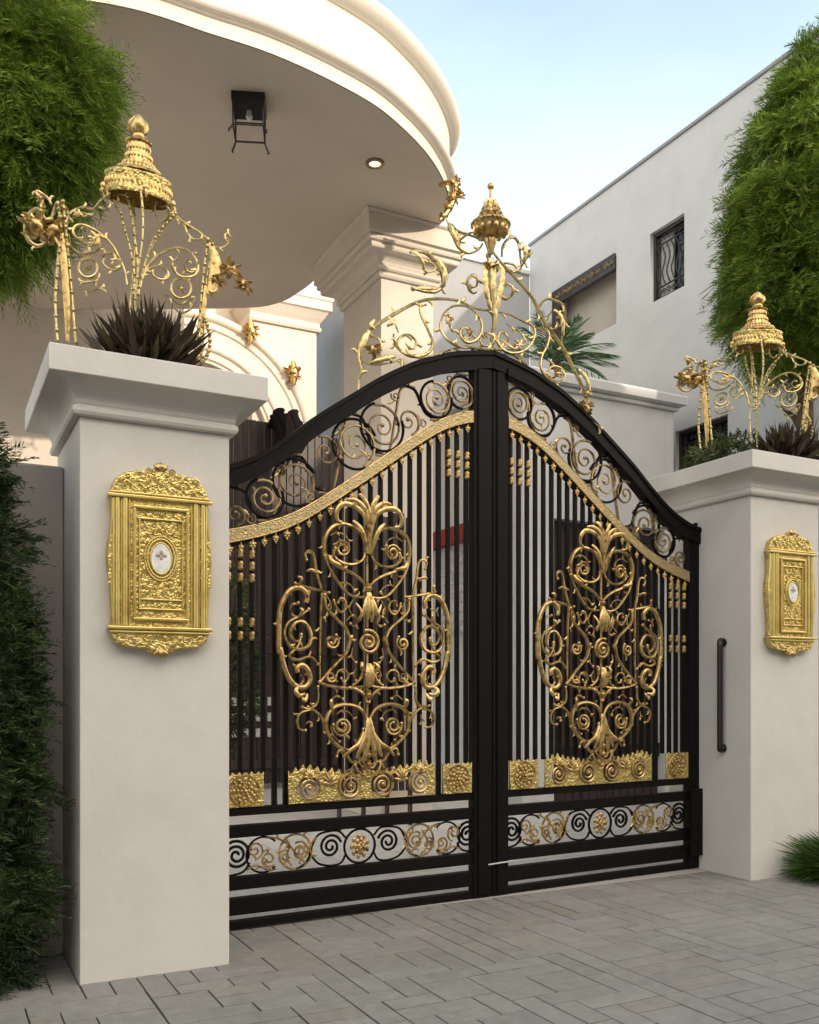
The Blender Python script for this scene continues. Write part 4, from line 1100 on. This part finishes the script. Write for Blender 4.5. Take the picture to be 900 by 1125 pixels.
for i in range(4):
    for j in range(3):
        x = .55+i*.17; z = .80+j*.22
        m = MB(); m.box((-.05, -.06, -.06), (.05, -.0125, .06), .004)
        if pn is None: pn = m.build('pane', M['curtain'], scn); pn.location = (x, 0, z)
        else: inst(pn, (x, 0, z), scn)
# low folding screen in front of the column
fx0 = atY(374, 600, 8.5).x; fx1 = atY(452, 600, 8.5).x
fs_ = thing('folding_screen', 'dark folding plank screen on short legs behind the left gate medallion', 'screen', (fx0, 8.5, 0))
wf = (fx1-fx0)/3
for k in range(3):
    m = MB(); sl = .06 if k % 2 else -.06
    for i in range(4):
        a = wf*k+wf*i/4+.004; b = wf*k+wf*(i+1)/4-.006; y = .03+sl*(i-1.5)*.3
        m.box((a, y-.012, .36), (b, y+.012, 3.15+.08*math.sin(PI*(i+.5)/4)), .004)
    m.build('panel', M['timber'], fs_)
for k in range(4):
    m = MB(); m.box((wf*k-.014, -.002, 0), (wf*k+.014, .06, .36), .003); m.build('leg', M['timber'], fs_)
# dark urn-like drape over its top (black cloth bundle)
bp = atY(316, 470, 12.3)
t = thing('black_drape', 'bundle of black cloth hung over the top of the dark plank screen', 'cloth', bp)
m = MB(); 
for k in range(5):
    x = (-.20, -.13, -.02, .08, .17)[k]; h_ = (.02, .09, .05, .10, -.02)[k]; r_ = (.06, .085, .06, .08, .055)[k]
    m.tube(smooth2([(x, .20, .02), (x+.03, .08, .10+h_), (x-.03, -.10, .07+h_), (x+.04, -.12, -.15), (x-.03, -.11, -.38-.2*(k % 2))], 4), [r_*.6, r_*.8, r_, r_*1.1, r_, r_*.85, r_, r_*1.1, r_*.9, r_*.8, r_, r_, r_*.8, r_*.9, r_*.7, r_*.5, r_*.2], 8, (1, .55))
m.build('cloth', M['drape'], t)

# =================================================================== RIGHT WING
wing = thing('villa_wing', 'tall plain grey-white villa wing with windows on the right', 'building', (9, 9, 0))
Ht = 8.87
FR = Matrix.Rotation(-PI/2, 4, 'Z')   # local x -> world -y
def wl(y): return -(y-9)              # plate x for world y
ops = [(10.69, 12.19, 6.80, 7.80), (9.31, 9.97, 6.82, 7.80), (8.55, 9.47, 3.9, 4.90)]
holes = [[(wl(a), z0), (wl(b), z0), (wl(b), z1), (wl(a), z1)] for a, b, z0, z1 in ops]
plate('front_wall', M['wall'], [(wl(12.9), 0), (wl(5.46), 0), (wl(5.46), Ht), (wl(12.9), Ht)], holes, .25, .003, wing, Matrix.Translation((.125, 0, 0)) @ FR)
m = MB(); m.box((.252, -3.54, 0), (7, 3.9, Ht), .01); 
wv = m.build('main_block', M['room'], wing)
m = MB(); m.box((-.03, -3.56, Ht+.001), (7, 3.92, Ht+.05), .01); m.build('parapet_coping', M['grey'], wing)
def grille(par, y0, y1, z0, z1, kind):
    fr = MB(); yy0, yy1 = y0-9, y1-9
    x = .06
    for a, b, c, d in ((yy0, yy1, z1-.05, z1), (yy0, yy1, z0, z0+.05), (yy0, yy0+.05, z0+.051, z1-.051), (yy1-.05, yy1, z0+.051, z1-.051)):
        fr.box((x, a+.002, c+.002), (x+.06, b-.002, d-.002))
    f = fr.build('window_frame', M['brownmetal'], par)
    gl = MB(); gl.box((.20, yy0+.003, z0+.003), (.215, yy1-.003, z1-.003)); gl.build('pane', M['darkglass'], f)
    q = random.Random(int(y0*10)); g = MB()
    zc = z0+.22 if kind else z0+.06; ze = z1-.2
    g.tube([(x+.02, yy0+.05, z1-.19), (x+.02, yy1-.05, z1-.19)], .012, 6); g.tube([(x+.02, yy0+.05, z0+.2), (x+.02, yy1-.05, z0+.2)], .012, 6)
    nb = max(3, int((y1-y0)/.11))
    for i in range(nb):
        yb = yy0+.06+(yy1-yy0-.12)*(i+.5)/nb
        P = smooth2([(x+.02, yb-.03, z0+.2), (x+.02, yb+.04, (z0+z1)/2-.1), (x+.02, yb-.02, (z0+z1)/2+.1), (x+.02, yb+.05, z1-.19)], 5); g.tube(P, .010, 6)
        for zz in (z1-.115, z0+.12):
            sp = spiral(yb, zz, .045, .01, 1.4, q.uniform(0, 6)); g.tube([(x+.02, a, b) for a, b in sp], .007, 5)
    g.build('grille', M['brownmetal'], f)
    if kind:
        cm = MB()
        P0 = yy1-.08
        for k in range(5): cm.tube([(.17, P0-.05*k, z1-.06), (.17, P0-.045*k, z0+.08)], .03, 8)
        cm.build('curtain', M['curtain'], f)
grille(wing, 9.31, 9.97, 6.82, 7.80, 1); grille(wing, 8.55, 9.47, 3.9, 4.90, 0)
# open recess with carved lintel
m = MB(); m.box((-.03, 1.70, 7.60), (.05, 3.24, 7.84), .006); m.box((-.03, 3.04, 6.5), (.05, 3.24, 7.598), .006)
lt = m.build('carved_surround', M['brownmetal'], wing)
m = MB()
for i in range(13):
    sp = spiral(1.78+i*.115, 7.72, .05, .012, 1.6, i, 1 if i % 2 else -1); m.tube([(-.034, a, b) for a, b in sp], .008, 5)
m.build('carving', M['bronze'], lt)
m = MB(); m.box((.2515, 1.67, 6.78), (.2465, 3.21, 7.82)); m.build('recess_wall', M['room'], wing)
# return wing; its dark grey stands in for shade on the sunward front
gw = thing('rear_wing', 'rear wing with shade put into its grey colour, closing the courtyard behind the crest of the gate', 'building', (8, 12.902, 0))
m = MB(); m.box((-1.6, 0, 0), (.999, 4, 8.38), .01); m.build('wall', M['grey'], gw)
m = MB(); m.box((-1.64, -.04, 8.381), (.999, 4, 8.45), .01); m.build('parapet_coping', M['wall'], gw)
# annex with terrace parapet
an = thing('garage_annex', 'low white garage annex with coping and dark garage door, behind the right gate leaf', 'building', (7.35, 9, 0))
aw = 1.17
m = MB()
gx0, gx1, gz = -.72, 1.02, 3.45
m.box((-aw, 0, 0), (gx0, 3.8, 4.98), .004); m.box((gx1, 0, 0), (aw, 3.8, 4.98), .004); m.box((gx0+.001, 0, gz), (gx1-.001, 3.8, 4.98), .004)
m.build('wall', M['annex'], an)
m = MB(); m.loft([(-aw-a, -a, aw+a, 3.8, z) for a, z in ((0, 4.981), (.04, 4.985), (.05, 5.02), (.02, 5.03), (.12, 5.05), (.13, 5.14), (.12, 5.165))]); m.build('coping', M['annex'], an)
m = MB(); m.box((-aw-.045, .9, 2.15), (-aw-.001, 2.3, 3.30), .004)
for i in range(9): m.box((-aw-.058, .92, 2.17+i*.125), (-aw-.046, 2.28, 2.26+i*.125), .003)
m.build('roller_shutter', M['shutter'], an)
m = MB(); m.box((-aw-.16, .85, 3.302), (-aw-.001, 2.35, 3.52), .01); m.build('shutter_head', M['red'], an)
m = MB(); nn = 14
for i in range(nn):
    a = gx0+.004+(gx1-gx0-.008)*i/nn; b = gx0+.004+(gx1-gx0-.008)*(i+1)/nn-.01; m.box((a, .12, .02), (b, .17, gz-.004), .004)
gd = m.build('garage_door', M['timber'], an)
m = MB(); m.box((gx0+.004, .09, .55), (gx1-.004, .1195, .72), .004); m.build('door_rail', M['blackmetal'], gd); m = MB(); m.box((gx0+.004, .09, 2.35), (gx1-.004, .1195, 2.45), .004); m.build('door_rail', M['blackmetal'], gd)
m = MB(); m.box((gx0+.004, .172, .0), (gx1-.004, 3.7, .01)); m.build('garage_floor', M['fence'], an)

# palm on the terrace
pt = atT(621, 425, 12.0)
palm = thing('potted_palm', 'green fan of palm fronds rising above the white annex parapet', 'palm', (pt.x, pt.y+.25, 5.15))
m = MB(); m.lathe([(.13, 0), (.17, .02), (.2, .28), (.22, .30), (.2, .32), (.17, .30)], seg=24); m.build('pot', M['clay'], palm)
m = MB(); m.tube([(0, 0, .28), (.01, 0, .45), (0, 0, .6)], [.07, .06, .05], 10); m.build('trunk', M['bark'], palm)
q = np.random.default_rng(3)
for i in range(28):
    a = q.uniform(-.9, 1.2)-.45 if i < 20 else q.uniform(1.5, 5.2); e = q.uniform(.25, 1.35); L = q.uniform(.6, .9); B = []; T = []; W = []; C = []; prev = None
    pts = []
    for k in range(22):
        f = k/21; r = L*f*math.cos(e)+.12*f*f; z = .55+L*(f*math.sin(e)-.35*f*f*math.cos(e)-.1*f*f)
        pts.append(np.array([math.cos(a)*r, math.sin(a)*r, z]))
    for k in range(3, 22):
        d = pts[k]-pts[k-1]; d /= np.linalg.norm(d); side = np.cross(d, [0, 0, 1]); side /= np.linalg.norm(side)+1e-6
        for s_ in (-1, 1):
            ln = .26*math.sin(PI*(.15+.8*k/22)); dr = d*.8+side*s_*.65+np.array([0, 0, -.25]); B.append(pts[k]); T.append(pts[k]+dr*ln); W.append(.009); C.append(q.uniform(0, 1))
    fo = blades('frond', M['palm'], np.array(B), np.array(T), np.array(W), np.array(C), palm, .4)
    m = MB(); m.tube([tuple(p) for p in pts[::3]]+[tuple(pts[-1])], .007, 5); rb = m.build('rib', M['palm'], fo)

# small shrub behind the left leaf
sp_ = atY(262, 660, 6.6)
t = thing('courtyard_shrub', 'small green shrub behind the left end of the gate beside the nearer pillar', 'shrub', (sp_.x-.12, 6.6, 0))
blades('foliage', M['bush'], *sprays([(0, 0, 1.5, .22, .22, .5), (0, 0, 2.0, .14, .14, .25)], 1800, .12, .07, .007, .1, 10), t)
m = MB(); m.tube([(0, 0, 0), (0, 0, 1.6)], [.03, .015], 8); m.build('trunk', M['bark'], t)

# =================================================================== TREES & HEDGE
def tree(name, label, cat, base, lobes, dens, stem, bl, wid, mat, ht, trunk_r=.09, droop=.35, nb=16, group=None, jit=.12, k=.72):
    t = thing(name, label, cat, base, group=group)
    L = [(a, b, c, d, e, f) for a, b, c, d, e, f in lobes]
    blades('crown', mat, *sprays(L, dens, stem, bl, wid, droop, nb, jit=jit), t)
    if k: core('crown_core', mat, L, t, k)
    m = MB(); m.tube([(0, 0, 0), (.02, 0, ht*.4), (0, .02, ht*.75), (0, 0, ht)], [trunk_r*1.3, trunk_r, trunk_r*.8, trunk_r*.4], 12)
    for q in range(5):
        a = q*1.3; z = ht*(.6+.07*q); m.tube([(0, 0, z), (.2*math.cos(a), .2*math.sin(a), z+.25), (.4*math.cos(a), .4*math.sin(a), z+.4)], [trunk_r*.5, trunk_r*.3, trunk_r*.1], 7)
    m.build('trunk', M['bark'], t); return t
tree('feathery_tree', 'feathery green tree at the upper left, above the nearer pillar', 'tree', (-.15, 6.9, 0),
     [(.62, -.1, 5.25, .58, .56, .62), (.52, 0, 5.95, .50, .48, .75), (.28, .0, 4.9, .52, .5, .62), (.87, -.22, 5.45, .40, .38, .42), (.52, -.05, 4.62, .38, .36, .36), (.32, 0, 6.8, .45, .4, .6), (.70, -.3, 4.95, .36, .34, .4), (-.2, 0, 5.4, .6, .6, .9), (-.1, 0, 4.6, .5, .5, .6)],
     2100, .20, .125, .0030, M['tree'], 5.4, nb=22, droop=.45)
tree('feathery_tree', 'feathery green tree at the upper right, behind the farther pillar', 'tree', (7.25, 5.93, 0),
     [(.1, 0, 5.45, .72, .72, .75), (.2, 0, 6.35, .62, .62, .7), (-.12, 0, 5.0, .58, .58, .52), (.3, 0, 6.95, .45, .45, .5), (-.22, .05, 5.75, .42, .42, .45), (.35, -.2, 5.6, .6, .6, .9)],
     2000, .23, .145, .0036, M['tree'], 5.6, nb=22, droop=.45)
# dark conifer hedge columns in front of the left wall
tree('conifer_hedge', 'dark green conifer hedge plant beside the nearer pillar at the left edge', 'hedge', (.08, 4.80, 0),
     [(0, 0, .42, .42, .30, .5), (.0, 0, .95, .41, .30, .55), (.0, .0, 1.5, .39, .28, .52), (-.02, 0, 2.0, .34, .26, .46), (-.06, 0, 2.44, .29, .22, .36), (-.12, 0, 2.70, .19, .16, .22)],
     3400, .12, .065, .0034, M['hedge'], 2.3, .05, .1, 16, jit=.10, k=.78)
tree('conifer_hedge', 'taller conifer hedge plant just outside the left edge, one sprig reaching in', 'hedge', (-.62, 4.85, 0),
     [(0, 0, .5, .45, .3, .6), (0, 0, 1.3, .42, .3, .6), (.0, 0, 2.1, .4, .3, .6), (.12, 0, 2.75, .36, .2, .25)],
     1200, .14, .07, .0035, M['hedge'], 2.6, .05, .1, 14, jit=.10, k=.78)
# grass tuft by the right pier
gt = thing('grass_tuft', 'tuft of long green grass at the foot of the farther pillar', 'grass tuft', (5.93, 4.60, 0))
q = np.random.default_rng(9); n = 2600
a = q.uniform(0, 2*PI, n); r0 = np.abs(q.normal(size=n))*.07; e = q.uniform(.15, 1.45, n); L = q.uniform(.18, .42, n)
b = np.stack([r0*np.cos(a), r0*np.sin(a), np.zeros(n)], 1); mdp = b+np.stack([np.cos(a)*np.cos(e)*L*.6, np.sin(a)*np.cos(e)*L*.6, np.sin(e)*L*.75], 1)
tp = mdp+np.stack([np.cos(a)*L*.35, np.sin(a)*L*.35, (np.sin(e)-.6)*L*.3], 1); tp[:, 2] = np.maximum(tp[:, 2], .01)
ti = q.uniform(0, 1, n)
blades('grass_blades', M['grass'], np.concatenate([b, mdp-(mdp-b)*.15]), np.concatenate([mdp, tp]), np.full(2*n, .004), np.concatenate([ti, ti]), gt)

# =================================================================== ACROSS THE STREET (unseen behind the camera, sized to shade the gate)
ng = thing('unseen_shade_house', 'unseen pale three storey house across the street, behind the viewer, sized to shade the gate', 'building', (10, -14, 0))
m = MB(); m.box((-30, -8, 0), (30, 4, 10.5), .02); m.build('wall', M['house'], ng)
wn = None
for i in range(16):
    for j in range(3):
        x = -28+i*3.6; z = 1.0+j*3.2
        m = MB(); m.box((-.6, 0, 0), (.6, .03, 1.5), .005)
        if wn is None: wn = m.build('window', M['darkglass'], ng); wn.location = (x, 4.001, z)
        else: inst(wn, (x, 4.001, z), ng)

# =================================================================== LIGHT, SKY, CAMERA
SUN_EL = math.radians(15.5); az = Vector((.25, -.97)).normalized()
to_sun = Vector((az.x*math.cos(SUN_EL), az.y*math.cos(SUN_EL), math.sin(SUN_EL)))
L = bpy.data.lights.new('sun', 'SUN'); L.energy = 2.0; L.angle = math.radians(.6); L.color = (1, .86, .68)
lo = bpy.data.objects.new('sun', L); COL.objects.link(lo); lo.rotation_euler = to_sun.to_track_quat('Z', 'Y').to_euler()
w = bpy.data.worlds.new('World'); SC.world = w; w.use_nodes = True; nt = w.node_tree
bg = nt.nodes['Background']; bg.inputs[1].default_value = .15
sky = nt.nodes.new('ShaderNodeTexSky'); sky.sky_type = 'NISHITA'; sky.sun_disc = False
sky.sun_elevation = SUN_EL; sky.sun_rotation = math.atan2(az.x, az.y); sky.air_density = 1.0; sky.dust_density = 1.2; sky.ozone_density = 1.2
# thin white haze cloud, with glow added behind the camera to light the pillars
tc = nt.nodes.new('ShaderNodeTexCoord'); mp = nt.nodes.new('ShaderNodeMapping'); mp.inputs['Scale'].default_value = (1.2, 1.2, 3.0)
nz = nt.nodes.new('ShaderNodeTexNoise'); nz.inputs['Scale'].default_value = 1.6; nz.inputs['Detail'].default_value = 7; nz.inputs['Roughness'].default_value = .5
nt.links.new(tc.outputs['Generated'], mp.inputs[0]); nt.links.new(mp.outputs[0], nz.inputs['Vector'])
cr = ramp(nt, nz.outputs[0], [(.35, (.08, .08, .08)), (.75, (.75, .75, .75))])
sx = nt.nodes.new('ShaderNodeSeparateXYZ'); nt.links.new(tc.outputs['Generated'], sx.inputs[0])
mr = nt.nodes.new('ShaderNodeMapRange'); mr.inputs['From Min'].default_value = .34; mr.inputs['From Max'].default_value = .68; mr.inputs['To Min'].default_value = 1.0; mr.inputs['To Max'].default_value = .15
nt.links.new(sx.outputs['Z'], mr.inputs['Value'])
ad = nt.nodes.new('ShaderNodeMath'); ad.operation = 'MULTIPLY_ADD'; ad.inputs[1].default_value = .35; ad.use_clamp = True
nt.links.new(cr.outputs[0], ad.inputs[0]); nt.links.new(mr.outputs[0], ad.inputs[2])
mx = nt.nodes.new('ShaderNodeMix'); mx.data_type = 'RGBA'; mx.inputs[7].default_value = (5.6, 5.75, 5.9, 1)
dt = nt.nodes.new('ShaderNodeVectorMath'); dt.operation = 'DOT_PRODUCT'; dt.inputs[1].default_value = (az.x, az.y, .25)
nt.links.new(tc.outputs['Generated'], dt.inputs[0])
m3 = nt.nodes.new('ShaderNodeMapRange'); m3.interpolation_type = 'SMOOTHSTEP'; m3.inputs['From Min'].default_value = -.15; m3.inputs['From Max'].default_value = .9
nt.links.new(dt.outputs['Value'], m3.inputs['Value'])
cc_ = nt.nodes.new('ShaderNodeMix'); cc_.data_type = 'RGBA'; cc_.inputs[6].default_value = (4.7, 5.75, 6.15, 1); cc_.inputs[7].default_value = (15, 13.6, 12.0, 1)  # warm bright end lies sunward, added as front light
nt.links.new(m3.outputs[0], cc_.inputs[0]); nt.links.new(cc_.outputs[2], mx.inputs[7])
ax = nt.nodes.new('ShaderNodeMath'); ax.operation = 'MAXIMUM'; nt.links.new(ad.outputs[0], ax.inputs[0]); nt.links.new(m3.outputs[0], ax.inputs[1])
nt.links.new(ax.outputs[0], mx.inputs[0]); nt.links.new(sky.outputs[0], mx.inputs[6]); nt.links.new(mx.outputs[2], bg.inputs[0])
cam = bpy.data.cameras.new('camera'); co = bpy.data.objects.new('camera', cam); COL.objects.link(co)
co.location = (0, 0, EYE); co.rotation_euler = (PI/2, 0, math.radians(-27.5))
cam.sensor_fit = 'VERTICAL'; cam.sensor_height = 36; cam.lens = F/1125*36; cam.shift_y = (HY-562.5)/1125; cam.clip_end = 1500; cam.clip_start = .05
SC.camera = co
SC.view_settings.view_transform = 'Standard'; SC.view_settings.look = 'None'; SC.view_settings.gamma = 1; SC.view_settings.exposure = .76
